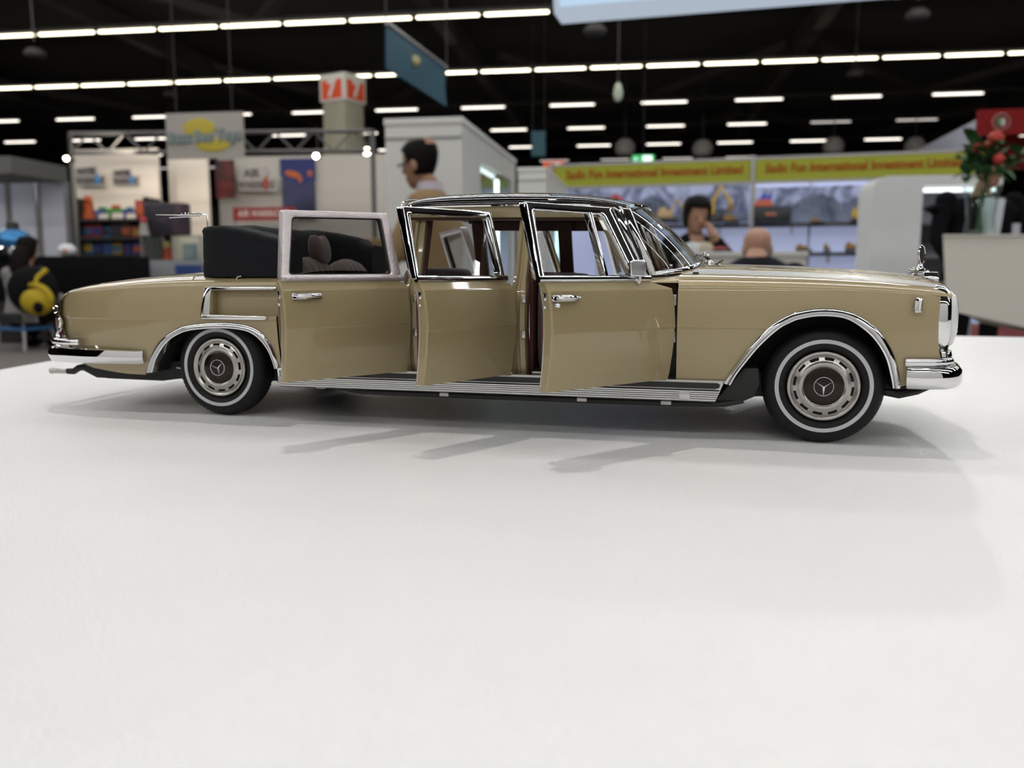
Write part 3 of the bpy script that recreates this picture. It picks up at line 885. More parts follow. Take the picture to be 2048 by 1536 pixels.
    if hairstyle != 'bald':
        g = {'full': 0.030, 'long': 0.020, 'short': 0.012, 'thin': 0.010}[hairstyle]
        mb = MB(); rows = []
        for i in range(13):
            row = []
            for j in range(32):
                a = 2 * PI * j / 32
                fr_ = math.sin(a)
                base = {'full': 0.16, 'long': 0.05, 'short': 0.27, 'thin': 0.25}[hairstyle]
                lo = base if fr_ < 0.1 else base + (0.80 - base) * min(1, (fr_ - 0.1) / 0.45) ** 0.8
                t = lo + (1 - lo) * i / 12
                row.append(P(*head_pt(t, a, g * (0.5 if i == 0 else 1))))
            rows.append(row)
        mb.grid(rows, cv=True)
        if hairstyle == 'long':
            mb.tube([P(0, -0.05, 0.06), P(0, -0.085, -0.06), P(0, -0.10, -0.2), P(0, -0.10, -0.33)], [0.07, 0.105, 0.105, 0.05], 16, flat=0.75)
        mb.build('hair', hair, root, sharp=80)
    return root, P

# man in a tan jacket, turned to the left, on a high stool in front of the showcase
pm = at(855, 547, 4.5)
Z = lambda py, Y: at(1024, py, Y).z
hz = Z(330, 4.5)
m_tan = mat('tan_jacket', (0.30, 0.20, 0.095), 0.85, noise=(14, 0.15))
J = dict(pelvis=(0, -0.05, hz - 0.72), chest=(0, -0.06, hz - 0.34), neck=(0, -0.02, hz - 0.115), head=(0, 0.035, hz), face=(0.12, 1, -0.15),
         shR=(-0.19, -0.05, hz - 0.225), elR=(-0.23, 0.12, hz - 0.50), wrR=(-0.14, 0.36, hz - 0.52), shL=(0.19, -0.05, hz - 0.225), elL=(0.24, 0.16, hz - 0.44), wrL=(0.14, 0.42, hz - 0.40),
         hpR=(-0.1, 0.0, hz - 0.76), knR=(-0.12, 0.40, hz - 0.80), anR=(-0.12, 0.36, 0.38), hpL=(0.1, 0.0, hz - 0.76), knL=(0.12, 0.40, hz - 0.80), anL=(0.12, 0.36, 0.38))
J = {k: tuple(Vector(v) * 1.0) for k, v in J.items()}
root, P = person((pm.x + 0.0, 4.5, 0), R(72), 'man in tan jacket facing left, thinning dark hair, behind the car roof', J, m_skin1, m_tan, cmat((0.05, 0.05, 0.06)), m_hair, hairstyle='thin')
mb = MB(); mb.grid([[P(*head_pt(t, PI * 1.5 + a_, 0.0125)) for a_ in [-0.7 + 1.4 * k / 10 for k in range(11)]] for t in [0.80 + 0.15 * i / 8 for i in range(9)]]); mb.build('bald_patch', m_skin1, root)
mb = MB(); mb.tube([P(0.02, 0.11, 0.01), P(0.06, 0.10, 0.012), P(0.085, 0.0, 0.015)], 0.004, 6); mb.tube([P(-0.02, 0.11, 0.01), P(-0.06, 0.10, 0.012), P(-0.085, 0.0, 0.015)], 0.004, 6); mb.build('spectacles', m_dark, root)
cl = J['neck']
mb = MB(); mb.lathe([(0.075, -0.02), (0.066, 0.035)], (cl[0], cl[1], cl[2] - 0.01), 'Z', 20); mb.build('shirt_collar', cmat((0.55, 0.50, 0.58)), root)
st_ = empty('bar_stool', (pm.x + 0.0, 4.5, 0), R(72), 'dark bar stool under the man in the tan jacket', 'stool')
mb = MB(); mb.lathe([(0.01, 0), (0.17, 0.0), (0.18, 0.03), (0.16, 0.06), (0.01, 0.06)], (0, -0.02, hz - 0.92), 'Z', 20); mb.build('stool_seat', m_bcloth, st_)
for k in range(4):
    a = PI / 4 + k * PI / 2
    mb = MB(); mb.tube([(0.11 * math.cos(a), -0.02 + 0.11 * math.sin(a), hz - 0.92), (0.2 * math.cos(a), -0.02 + 0.2 * math.sin(a), 0)], 0.014, 8); mb.build('stool_leg', m_steel, st_)

# woman with black hair, hand at her face, seated behind the white table
pm = at(1383, 547, 6.6)
hz = Z(436, 6.6)
m_blk = mat('black_dress', (0.005, 0.005, 0.006), 0.85, spec=0.12)
J = dict(pelvis=(0, -0.1, hz - 0.70), chest=(0, 0.0, hz - 0.30), neck=(0, 0.05, hz - 0.105), head=(0, 0.09, hz), face=(-0.15, 1, -0.25),
         shR=(-0.17, 0.0, hz - 0.20), elR=(-0.27, 0.20, hz - 0.36), wrR=(-0.10, 0.25, hz - 0.17), handR=(-0.05, 0.2, hz - 0.03), shL=(0.17, 0.0, hz - 0.20), elL=(0.24, 0.16, hz - 0.44), wrL=(0.08, 0.36, hz - 0.42),
         hpR=(-0.1, -0.05, hz - 0.74), knR=(-0.12, 0.36, hz - 0.76), anR=(-0.12, 0.34, 0.1), hpL=(0.1, -0.05, hz - 0.74), knL=(0.12, 0.36, hz - 0.76), anL=(0.12, 0.34, 0.1))
root, P = person((pm.x, 6.6, 0), PI + R(4), 'woman in black with dark hair, hand raised to her face, behind white table', J, m_skin1, m_blk, m_blk, m_hair, hairstyle='full')
mb = MB(); mb.prism([(-0.06, hz - 0.13), (0.06, hz - 0.13), (0.0, hz - 0.36)], 0.0, 0.03, lambda p, q, t: (p, 0.122 + t - (q - hz + 0.25) * 0.25, q)); mb.build('neckline', m_skin1, root)
mb = MB(); mb.tube([(J['wrR'][0] + 0.042 * math.cos(a), J['wrR'][1] + 0.02, J['wrR'][2] - 0.03 + 0.042 * math.sin(a)) for a in [2 * PI * i / 16 for i in range(16)]], 0.010, 6, closed=True); mb.build('bracelet', mat('bracelet_gold', (0.6, 0.45, 0.2), 0.25, 1.0), root)

# bald man seen from behind at the same table
pm = at(1508, 547, 4.9)
hz = Z(497, 4.9)
J = dict(pelvis=(0, -0.1, hz - 0.66), chest=(0.03, -0.08, hz - 0.20), neck=(0.01, -0.01, hz - 0.03), head=(0.0, 0.06, hz), face=(-0.5, 1, -0.1),
         shR=(-0.17, -0.05, hz - 0.165), elR=(-0.26, 0.1, hz - 0.48), wrR=(-0.12, 0.34, hz - 0.5), shL=(0.23, -0.05, hz - 0.155), elL=(0.26, 0.1, hz - 0.48), wrL=(0.12, 0.34, hz - 0.5),
         hpR=(-0.1, -0.05, hz - 0.70), knR=(-0.12, 0.38, hz - 0.70), anR=(-0.12, 0.36, 0.1), hpL=(0.1, -0.05, hz - 0.70), knL=(0.12, 0.38, hz - 0.70), anL=(0.12, 0.36, 0.1))
root, P = person((pm.x, 4.9, 0), R(-28), 'bald man in dark suit seen from behind, right of the woman in black', J, m_skin2, mat('dark_suit', (0.010, 0.011, 0.015), 0.85, spec=0.15), m_blk, m_hair, hairstyle='bald')
mb = MB(); mb.grid([[P(*head_pt(t, PI + PI * k / 16, 0.003)) for k in range(17)] for t in [0.26 + 0.2 * i / 6 for i in range(7)]]); mb.build('grey_hair_fringe', mat('grey_hair', (0.40, 0.33, 0.30), 0.8), root)
for nm, px, Y, rz_, lab in (('chair', 1383, 6.75, PI, 'dark chair carrying the woman in black'), ('chair', 1508, 4.85, R(-28), 'dark chair carrying the bald man')):
    pc = at(px, 547, Y)
    zz = (Z(436, 6.6) - 0.88) if rz_ == PI else (Z(497, 4.9) - 0.86)
    zz = max(zz, 0.3)
    ch = empty('chair', (pc.x, Y, 0), rz_, lab, 'chair')
    mb = MB(); mb.box((0, 0, zz - 0.03), (0.44, 0.44, 0.05)); mb.build('seat', m_bcloth, ch, bevel=0.015)
    mb = MB(); mb.box((0, -0.24, zz + 0.22), (0.42, 0.03, 0.26)); mb.build('backrest', m_bcloth, ch, bevel=0.012)
    for sx in (-1, 1):
        for sy in (-1, 1):
            mb = MB(); mb.tube([(sx * 0.19, sy * 0.19, zz - 0.05), (sx * 0.21, sy * 0.21, 0)], 0.012, 8); mb.build('leg', m_steel, ch)

# man in a black suit behind the flowers
pm = at(1950, 547, 6.4)
hz = Z(345, 6.4)
J = dict(pelvis=(0, 0, hz - 0.70), chest=(0, -0.02, hz - 0.36), neck=(0, 0.0, hz - 0.16), head=(-0.03, 0.03, hz), face=(-0.4, 1, -0.2),
         shR=(-0.29, 0.0, hz - 0.215), elR=(-0.37, 0.04, hz - 0.50), wrR=(-0.30, 0.18, hz - 0.72), shL=(0.29, 0.0, hz - 0.215), elL=(0.37, 0.04, hz - 0.50), wrL=(0.28, 0.18, hz - 0.72),
         hpR=(-0.11, 0, hz - 0.76), knR=(-0.13, 0.03, 0.5), anR=(-0.13, 0, 0.1), hpL=(0.11, 0, hz - 0.76), knL=(0.13, 0.03, 0.5), anL=(0.13, 0, 0.1))
root, P = person((pm.x, 6.4, 0), PI + R(12), 'man in black suit and white shirt behind the flower vase', J, m_skin1, mat('black_suit', (0.004, 0.004, 0.005), 0.85, spec=0.12), m_blk, m_hair, hairstyle='short', wide=1.55)
mb = MB(); mb.prism([(-0.09, hz - 0.20), (0.09, hz - 0.20), (0.05, hz - 0.50), (0.0, hz - 0.72), (-0.05, hz - 0.50)], 0.10, 0.175, lambda p, q, t: (p, t - abs(p) * 0.25, q)); mb.build('shirt_front', mat('white_shirt', (0.62, 0.63, 0.66), 0.8), root, bevel=0.012)
mb = MB(); mb.box((-0.18, 0.165, hz - 0.42), (0.06, 0.012, 0.08)); mb.build('name_badge', cmat((0.55, 0.55, 0.6)), root)

# seated person with the bee backpack, far left
pm = at(52, 547, 9.0)
hz = Z(500, 9.0)
m_grey = mat('grey_sweater', (0.28, 0.27, 0.27), 0.9, noise=(12, 0.2))
J = dict(pelvis=(0, -0.1, hz - 0.66), chest=(0, -0.04, hz - 0.36), neck=(0, 0.02, hz - 0.15), head=(0.0, 0.05, hz), face=(0.2, 1, -0.1),
         shR=(-0.19, -0.03, hz - 0.25), elR=(-0.25, 0.1, hz - 0.50), wrR=(-0.12, 0.32, hz - 0.5), shL=(0.19, -0.03, hz - 0.25), elL=(0.25, 0.1, hz - 0.50), wrL=(0.12, 0.32, hz - 0.5),
         hpR=(-0.1, -0.05, hz - 0.70), knR=(-0.14, 0.36, hz - 0.68), anR=(-0.16, 0.14, 0.1), hpL=(0.1, -0.05, hz - 0.70), knL=(0.14, 0.36, hz - 0.68), anL=(0.10, 0.18, 0.1))
root, P = person((pm.x, 9.0, 0), R(-14), 'seated person with long dark hair and grey sweater seen from behind', J, m_skin1, m_grey, m_blk, mat('dark_brown_hair', (0.009, 0.006, 0.005), 0.7, spec=0.12), hairstyle='long')
pb = at(72, 590, 8.66)
e = empty('backpack', pb, R(-14), 'round yellow and black striped backpack on the seated person', 'backpack')
m_yel = mat('backpack_yellow', (0.50, 0.36, 0.01), 0.7); m_bb = mat('backpack_black', (0.006, 0.006, 0.006), 0.8, spec=0.12)
mb = MB(); mb.ball((-0.08, 0.05, 0.05), (0.30, 0.15, 0.25), 22, 14); mb.build('pack_body', m_bb, e)
mb = MB(); mb.ball((0.03, -0.02, -0.06), (0.18, 0.12, 0.15), 22, 14); mb.build('front_pocket', m_yel, e)
mb = MB(); mb.tube([(0.03 + 0.19 * math.cos(a), -0.04 - 0.02 * math.sin(a), -0.05 + 0.155 * math.sin(a)) for a in [PI * i / 12 for i in range(13)]], 0.032, 8); mb.build('yellow_piping', m_yel, e)
for dx in (-0.06, 0.06):
    mb = MB(); mb.tube([(dx * 0.9, -0.06, 0.09), (dx * 1.3, -0.04, 0.18), (dx * 1.9, 0.04, 0.26)], 0.026, 8); mb.build('yellow_strap', m_yel, e)
mb = MB(); mb.ball((0.12, -0.11, -0.12), (0.055, 0.04, 0.06)); mb.build('dark_patch', m_bb, e)
ch = empty('chair', (pm.x, 8.95, 0), R(-14), 'light metal chair under the person with the backpack', 'chair')
zz = hz - 0.82
mb = MB(); mb.box((0, -0.05, zz), (0.42, 0.42, 0.03)); mb.build('seat', cmat((0.03, 0.12, 0.3)), ch, bevel=0.01)
mb = MB(); mb.box((0, -0.27, zz + 0.12), (0.40, 0.02, 0.10)); mb.build('backrest', cmat((0.02, 0.02, 0.02)), ch, bevel=0.008)
for sx in (-1, 1):
    for sy in (-1, 1):
        mb = MB(); mb.tube([(sx * 0.18, -0.05 + sy * 0.18, zz), (sx * 0.21, -0.05 + sy * 0.22, 0)], 0.014, 8); mb.build('leg', mat('chair_leg_steel', (0.5, 0.5, 0.52), 0.3, 0.8), ch)
    mb = MB(); mb.tube([(sx * 0.18, -0.23, zz), (sx * 0.19, -0.27, zz + 0.17)], 0.012, 8); mb.build('back_post', m_steel, ch)

# ------------------------------------------------------------------ showcases in the middle
def showcase(px0, px1, ytop, Y, depth, label, w_left=0.04):
    a, b = at(px0, ytop, Y), at(px1, ytop, Y)
    w = (b - a).x / math.cos(HALL)
    zt = a.z
    e = empty('showcase', (a.x, Y, 0), HALL + R(-1.5), label, 'showcase')
    mb = MB(); mb.box((w / 2, 0.02, zt / 2), (w, 0.04, zt)); mb.build('end_panel', m_cab, e, smooth=False)
    mb = MB(); mb.box((0.02, depth / 2 + 0.02, zt / 2), (0.04, depth - 0.04, zt)); mb.build('back_panel', m_cab, e, smooth=False)
    mb = MB(); mb.box((w / 2, depth - 0.02, zt / 2), (w, 0.04, zt)); mb.build('end_panel', m_cab, e, smooth=False)
    mb = MB(); mb.box((w / 2, depth / 2, zt + 0.02), (w + 0.02, depth + 0.02, 0.05)); mb.build('cornice', m_cab, e, bevel=0.008)
    zh = zt * 0.90
    mb = MB(); mb.box((w / 2, -0.004, (zh + zt) / 2), (w, 0.012, 0.012)); mb.build('panel_seam', mat('seam_shadow_grey', (0.3, 0.3, 0.28), 0.6), e, smooth=False)
    mb = MB(); mb.box((w - 0.02, depth / 2, (zh + zt) / 2), (0.04, depth - 0.08, zt - zh)); mb.build('header_panel', m_cab, e, smooth=False)
    mb = MB(); mb.box((w - 0.02, 0.04 + depth * 0.13, zh / 2), (0.04, depth * 0.26, zh)); mb.build('side_panel', m_cab, e, smooth=False)
    mb = MB(); mb.box((w - 0.02, depth * 0.94, zh / 2), (0.04, depth * 0.10, zh)); mb.build('side_panel', m_cab, e, smooth=False)
    mb = MB(); mb.box((w - 0.03, depth * 0.59, 0.35), (0.03, depth * 0.62, 0.7)); mb.build('lower_panel', m_cab, e, smooth=False)
    mb = MB(); mb.box((w - 0.015, depth * 0.59, (zh + 0.7) / 2), (0.006, depth * 0.6, zh - 0.7)); mb.build('glass_door', m_case, e, smooth=False)
    for z in (0.7, 1.05, 1.4):
        mb = MB(); mb.box((w / 2, depth / 2, z), (w - 0.1, depth - 0.1, 0.012)); mb.build('glass_shelf', m_case, e, smooth=False)
    mb = MB(); mb.tube([(w - 0.035, depth * 0.655, 0.7), (w - 0.035, depth * 0.655, zh * 0.97)], 0.016, 8); mb.build('led_strip', m_led, e)
    mb = MB(); mb.tube([(w - 0.05, depth * 0.34, zh - 0.03), (w - 0.05, depth * 0.62, zh - 0.03)], 0.018, 8); mb.build('led_strip', glow('led_soft', (0.85, 0.95, 1.0), 3.0), e)
    return e
showcase(770, 926, 251, 6.3, 2.3, 'tall white showcase with glass side and green-white light strip behind the man')
showcase(1036, 1092, 343, 10.2, 2.2, 'lower white showcase further back, right of the tall one')
pan('hanging_pennant', 1063, 262, 1091, 312, 22.0, mat('pennant_teal', (0.04, 0.12, 0.15), 0.7), 'small teal banner hanging above the lower showcase', 'banner', 0.03)
pn_ = bpy.data.objects['hanging_pennant']
for dx in (-0.15, 0.15):
    mb = MB(); mb.tube([(dx, 0, 0.3), (dx, 0, 7.58 - pn_.location.z)], 0.008, 5); mb.build('pennant_wire', m_fit, pn_)
os_ = pan('stand_number_sign', 1086, 322, 1128, 350, 15.0, mat('sign_orange', (0.62, 0.09, 0.03), 0.6), 'orange stand sign left of the yellow fascia', 'sign', 0.04)
letter('numeral', '7', 0.2, m_w7, os_, (0.06, -0.03, 0), (PI / 2, 0, 0), bold=0.006)

# ------------------------------------------------------------------ stand with the yellow fascia
YF = 13.2
m_fas = mat('fascia_yellow_green', (0.33, 0.35, 0.012), 0.6, noise=(0.7, 0.06))
m_ftx = mat('fascia_orange_letters', (0.33, 0.088, 0.010), 0.7, spec=0.2)
m_lav = mat('glowing_lavender_panel', (0.42, 0.45, 0.68), 0.6, emit=(0.60, 0.68, 1.0), estr=0.33, noise=(1.2, 0.10))  # emission added to lift the wall's brightness; the panel is no lamp
f0, f1 = at(1108, 348, 14.2), at(1918, 338, 12.5)
fz1, fz0 = at(1505, 320, 13.35).z, at(1505, 363, 13.35).z
fd = (f1 - f0); fd.z = 0
fa = math.atan2(fd.y, fd.x)
def on_f(px):
    """point of the fascia plane in a photo column, with its distance"""
    x = (px - 1024) / FPX
    # intersect ray (x*s', s') with the line f0 + t*fd, allowing for pitch at mid height
    zz = (fz0 + fz1) / 2 - TOP - HC
    lo, hi = -1.0, 3.0
    for _ in range(50):
        t = (lo + hi) / 2
        p = f0 + fd * t
        dp = p.y * math.cos(PITCH) - zz * math.sin(PITCH)
        if p.x / dp < x: lo = t
        else: hi = t
    p = f0 + fd * lo
    return Vector((p.x, p.y, 0)), lo
for i, (xa, xb) in enumerate(((1108, 1503), (1509, 1985))):
    a, b = on_f(xa)[0], on_f(xb)[0]
    w = (b - a).length
    e = empty('fascia_board', a, fa, ['left yellow fascia board with orange company lettering', 'right yellow fascia board with orange company lettering, partly behind the white frame'][i], 'fascia', 'yellow fascia boards')
    mb = MB(); mb.box((w / 2, 0.03, (fz0 + fz1) / 2), (w, 0.04, fz1 - fz0)); mb.build('board', m_fas, e, smooth=False)
    for z in (fz1 + 0.02, fz0 - 0.02):
        mb = MB(); mb.box((w / 2, 0.03, z), (w, 0.06, 0.04)); mb.build('rail', m_steel, e, smooth=False)
    tx0, tx1 = ((1132, 1486), (1531, 1926))[i]
    ta, tb_ = on_f(tx0)[0], on_f(tx1)[0]
    me_w = (tb_ - ta).length
    o = letter('lettering', 'Sadic Fun International Investment Limited', 0.19, m_ftx, e, (0, 0, 0), (PI / 2, 0, 0), bold=0.006, extrude=0.003)
    xs_ = [v.co.x for v in o.data.vertices]
    k = me_w / (max(xs_) - min(xs_))
    o.scale = (k, 1, 1)
    o.location = ((ta - a).length + me_w / 2, 0.0, (fz0 + fz1) / 2 + 0.02)
for px in (1506, 1103):
    p, t = on_f(px)
    mb = MB(); mb.box((0, 0, (fz1 + 0.06) / 2), (0.06, 0.06, fz1 + 0.06)); o = mb.build('stand_post', m_steel, None, smooth=False, loc=(p.x, p.y, 0), rot=(0, 0, fa))
    tag(o, 'grey metal post %s the yellow fascia boards' % ('between' if px == 1506 else 'at the left end of'), 'post')
# back wall with shelves
nrm2 = Vector((-math.sin(fa), math.cos(fa), 0))
def on_b(px, off):
    p, t = on_f(px)
    # move along the sight line to the plane off metres behind the fascia
    k = 1 + off / p.dot(nrm2)
    return Vector((p.x * k, p.y * k, 0))
def zrow(px, py, off):
    p = on_b(px, off)
    return at(px, py, p.y).z
wa, wb = on_b(1100, 1.5), on_b(1985, 1.5)
ww = (wb - wa).length
bw = empty('stand_back_wall', wa, fa, 'lavender back wall of the yellow fascia stand, glow added to its colour', 'stand wall')
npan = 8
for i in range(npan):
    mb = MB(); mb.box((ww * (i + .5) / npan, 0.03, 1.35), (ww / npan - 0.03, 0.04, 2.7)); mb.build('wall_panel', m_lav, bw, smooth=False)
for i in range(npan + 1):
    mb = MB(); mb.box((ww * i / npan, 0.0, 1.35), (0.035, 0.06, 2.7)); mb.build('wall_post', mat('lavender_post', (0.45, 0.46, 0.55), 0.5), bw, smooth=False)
mb = MB(); mb.box((ww * 0.5, -1.38, fz0 + 0.12), (ww * 0.9, 0.05, 0.04)); mb.build('added_wash_light', glow('added_wash_glow', (0.75, 0.82, 1.0), 12.0), bw, smooth=False)  # unseen strip added behind the fascia to brighten the lavender wall
def sh_shelf(px0, px1, py, off, label):
    a, b = on_b(px0, off), on_b(px1, off)
    z = zrow((px0 + px1) / 2, py, off)
    e = empty('wall_shelf', a, fa, label, 'shelf')
    w = (b - a).length
    mb = MB(); mb.box((w / 2, 0.18, z - 0.03), (w, 0.36, 0.06)); mb.build('shelf_board', mat('shelf_board_dark', (0.05, 0.05, 0.06), 0.5), e, smooth=False)
    k = max(2, int(w / 1.0))
    for i in range(k + 1):
        mb = MB(); mb.box((w * i / k, 0.2, z - 0.12), (0.03, 0.3, 0.12)); mb.build('shelf_bracket', m_steel, e, smooth=False)
    return z
sz1 = sh_shelf(1300, 1745, 446, 1.1, 'upper dark shelf on the lavender wall')
sz2 = sh_shelf(1590, 1745, 504, 1.1, 'lower dark shelf on the lavender wall')
# printed scenes and toy machines on the shelves
m_slate = print_mat('slate_print', [(0.3, (0.03, 0.04, 0.08)), (0.7, (0.22, 0.25, 0.36))], 2.2, 1.0)
def on_wall_print(px0, py0, px1, py1, seed_, label):
    a = on_b((px0 + px1) / 2, 1.42)
    z0, z1 = zrow((px0 + px1) / 2, py1, 1.42), zrow((px0 + px1) / 2, py0, 1.42)
    w = (on_b(px1, 1.42) - on_b(px0, 1.42)).length
    mb = MB()
    n = 24; r_ = random.Random(seed_)
    topz = [z0 + (z1 - z0) * (0.55 + 0.45 * math.sin(PI * i / n) * (0.7 + 0.3 * r_.random())) for i in range(n + 1)]
    poly = [(-w / 2, z0)] + [(-w / 2 + w * i / n, topz[i]) for i in range(n + 1)] + [(w / 2, z0)]
    mb.prism(poly, 0, 0.015, lambda p, q, t: (p, t, q))
    o = mb.build('wall_print', m_slate, None, smooth=False, loc=(a.x, a.y, 0), rot=(0, 0, fa))
    tag(o, label, 'wall print')
m_scene = print_mat('blue_scene_print', [(0.36, (0.10, 0.12, 0.22)), (0.60, (0.42, 0.46, 0.70))], 2.6, 3.0, 1.5)
for px0, px1, lab in ((1112, 1500, 'long blue scene print under the left fascia'), (1512, 1745, 'blue scene print under the right fascia')):
    a_, b_ = on_b(px0, 1.46), on_b(px1, 1.46)
    mb = MB(); z0_, z1_ = zrow((px0 + px1) / 2, 447, 1.46), zrow((px0 + px1) / 2, 372, 1.46)
    w_ = (b_ - a_).length
    mb.box((w_ / 2, 0.02, (z0_ + z1_) / 2), (w_, 0.02, z1_ - z0_))
    dl = a_ - wa; dl.rotate(Euler((0, 0, -fa)))
    mb.build('scene_print', m_scene, bw, smooth=False, loc=dl)['label'] = lab
on_wall_print(1268, 388, 1345, 446, 3, 'slate blue landscape print on the lavender wall, left of the toy cranes')
on_wall_print(1345, 415, 1500, 446, 4, 'long low slate print on the lavender wall behind the woman')
on_wall_print(1588, 382, 1690, 446, 5, 'tall slate mountain print on the lavender wall, right of the dark case')
on_wall_print(1690, 392, 1742, 446, 6, 'narrow slate print on the lavender wall beside the white frame')
m_yt = mat('toy_yellow', (0.55, 0.33, 0.04), 0.5)
m_ydk = mat('toy_ochre', (0.26, 0.14, 0.02), 0.6)
def digger(px, py, w_px, h_px, off, label, arm=True, mm=None):
    """toy excavator: tracks, cab, boom, bucket"""
    a = on_b(px, off)
    z = zrow(px, py, off)
    w = w_px / FPX * a.y; h = h_px / FPX * a.y
    e = empty('toy_excavator', (a.x, a.y, z), fa, label, 'toy excavator', 'toy machines on the stand shelves')
    mm = mm or m_yt
    mb = MB(); mb.box((0, 0, h * .10), (w * .62, 0.14, h * .2)); mb.build('tracks', m_dark, e, bevel=h * 0.04)
    mb = MB(); mb.box((-w * .08, 0, h * .36), (w * .45, 0.13, h * .28)); mb.box((-w * .16, 0, h * .55), (w * .2, 0.1, h * .2)); mb.build('cab', mm, e, bevel=h * 0.03)
    if arm:
        mb = MB(); mb.tube([(w * .05, 0, h * .42), (w * .26, 0, h * .98), (w * .48, 0, h * .5)], w * 0.045, 8); mb.build('boom', mm, e)
        mb = MB(); mb.box((w * .47, 0, h * .40), (w * .14, 0.1, h * .16), (0, 0.5, 0)); mb.build('bucket', m_ydk, e, bevel=h * 0.03)
    return e
digger(1418, 446, 92, 72, 1.0, 'yellow toy excavator with raised boom above the woman')
digger(1338, 446, 66, 46, 1.0, 'sandy toy excavator left of the woman', mm=mat('toy_sand', (0.50, 0.33, 0.16), 0.6))
digger(1466, 446, 48, 26, 1.0, 'low ochre toy machine right of the woman', False, m_ydk)
digger(1722, 446, 40, 44, 1.0, 'yellow toy loader beside the white frame on the upper shelf')
digger(1640, 446, 40, 14, 1.0, 'flat ochre toy on the upper shelf under the mountain print', False, m_ydk)
digger(1615, 503, 50, 22, 1.0, 'ochre toy truck at the left of the lower shelf', False, m_ydk)
digger(1662, 503, 22, 24, 1.0, 'small ochre toy in the middle of the lower shelf', False, m_ydk)
digger(1714, 503, 46, 28, 1.0, 'ochre toy truck at the right of the lower shelf', False, m_ydk)
# red toy car at the left, dark case with badge, red and blue toy
a = on_b(1230, 1.0); z = zrow(1230, 402, 1.0)
e = empty('red_toy', (a.x, a.y, z - 0.06), fa, 'red toy seen above the front of the car roof', 'toy')
mb = MB(); mb.ball((0, 0, 0.06), (0.16, 0.08, 0.07), 16, 8); mb.build('toy_shell', cmat((0.5, 0.04, 0.04)), e)
mb = MB(); mb.ball((0.02, 0, 0.12), (0.09, 0.07, 0.05), 16, 8); mb.build('toy_cabin', cmat((0.3, 0.03, 0.03)), e)
sh_shelf(1180, 1300, 408, 1.1, 'short dark shelf on the lavender wall above the car roof')
a = on_b(1545, 0.95)
w = 74 / FPX * a.y
e = empty('dark_case', (a.x, a.y, sz1), fa, 'black carrying case with small orange badge on the upper shelf', 'case')
mb = MB(); mb.box((0, 0, 0.13), (w, 0.16, 0.26)); mb.build('case_shell', mat('case_black', (0.012, 0.012, 0.016), 0.5), e, bevel=0.015)
mb = MB(); mb.box((0, -0.085, 0.13), (w * .28, 0.01, 0.05)); mb.build('badge', cmat((0.35, 0.12, 0.05)), e)
e = empty('tent_toy', (a.x - 0.1, a.y + 0.1, sz1 + 0.27), fa, 'red and blue tent-shaped toy on top of the black case', 'toy')
mb = MB(); mb.prism([(-0.17, 0), (0.17, 0), (0.10, 0.11), (-0.10, 0.10)], -0.06, 0.06, lambda p, q, t: (p, t, q)); mb.build('red_skirt', cmat((0.55, 0.10, 0.05)), e)
mb = MB(); mb.prism([(-0.08, 0.10), (0.13, 0.10), (0.14, 0.24), (0.07, 0.16), (0.0, 0.22)], -0.05, 0.05, lambda p, q, t: (p, t, q)); mb.build('blue_top', cmat((0.04, 0.06, 0.42)), e)
# exit sign
p = at(1286, 318, 24)
e = empty('exit_sign', p, HALL, 'small green and white lit exit sign above the yellow fascia', 'sign')
mb = MB(); mb.box((0, 0.03, 0), (0.62, 0.05, 0.22)); mb.build('sign_case', mat('exit_green', (0.02, 0.35, 0.10), 0.5, emit=(0.03, 0.6, 0.15), estr=0.6), e, smooth=False)
mb = MB(); mb.tube([(0, 0.03, 0.1), (0, 0.03, 7.58 - p.z)], 0.012, 6); mb.build('sign_rod', m_fit, e)
mb = MB(); mb.box((0.12, 0, 0), (0.26, 0.02, 0.18)); mb.build('lit_symbol', glow('exit_white', (0.8, 1.0, 0.9), 1.6), e, smooth=False)
mb = MB(); mb.ball((-0.2, 0, 0), (0.06, 0.015, 0.07)); mb.build('running_figure', glow('exit_pale', (0.5, 0.9, 0.7), 0.9), e)

# white table with papers
tq = at(1480, 505, 5.9)
e = empty('meeting_table', (tq.x, 5.9, 0), HALL, 'white meeting table between the woman and the bald man', 'table')
zt = at(1480, 503, 5.75).z
mb = MB(); mb.box((0, 0.2, zt - 0.02), (0.86, 0.7, 0.04)); mb.build('table_top', m_cab, e, bevel=0.008)
mb = MB(); mb.box((0, -0.12, zt - 0.14), (0.84, 0.03, 0.2)); mb.build('table_apron', m_cab, e, smooth=False)
for sx in (-1, 1):
    for sy in (-0.1, 0.5):
        mb = MB(); mb.tube([(sx * 0.39, sy, zt - 0.04), (sx * 0.39, sy, 0)], 0.02, 8); mb.build('leg', m_steel, e)
for i, (px, c, lab) in enumerate(((1385, (0.65, 0.66, 0.66), 'crumpled white paper on the meeting table, nearest the woman'), (1408, (0.55, 0.48, 0.36), 'beige paper bag on the meeting table'), (1440, (0.45, 0.05, 0.06), 'flat red leaflet on the meeting table'))):
    q = at(px, 500, 6.0)
    mb = MB(); mb.ball((0, 0, 0.03), (0.07, 0.06, 0.045 if i < 2 else 0.01), 8, 5)
    o = mb.build(['paper_bundle', 'paper_bag', 'leaflet'][i], cmat(c), None, sharp=20, loc=(q.x, 6.0, zt))
    tag(o, lab, ['paper', 'bag', 'leaflet'][i])

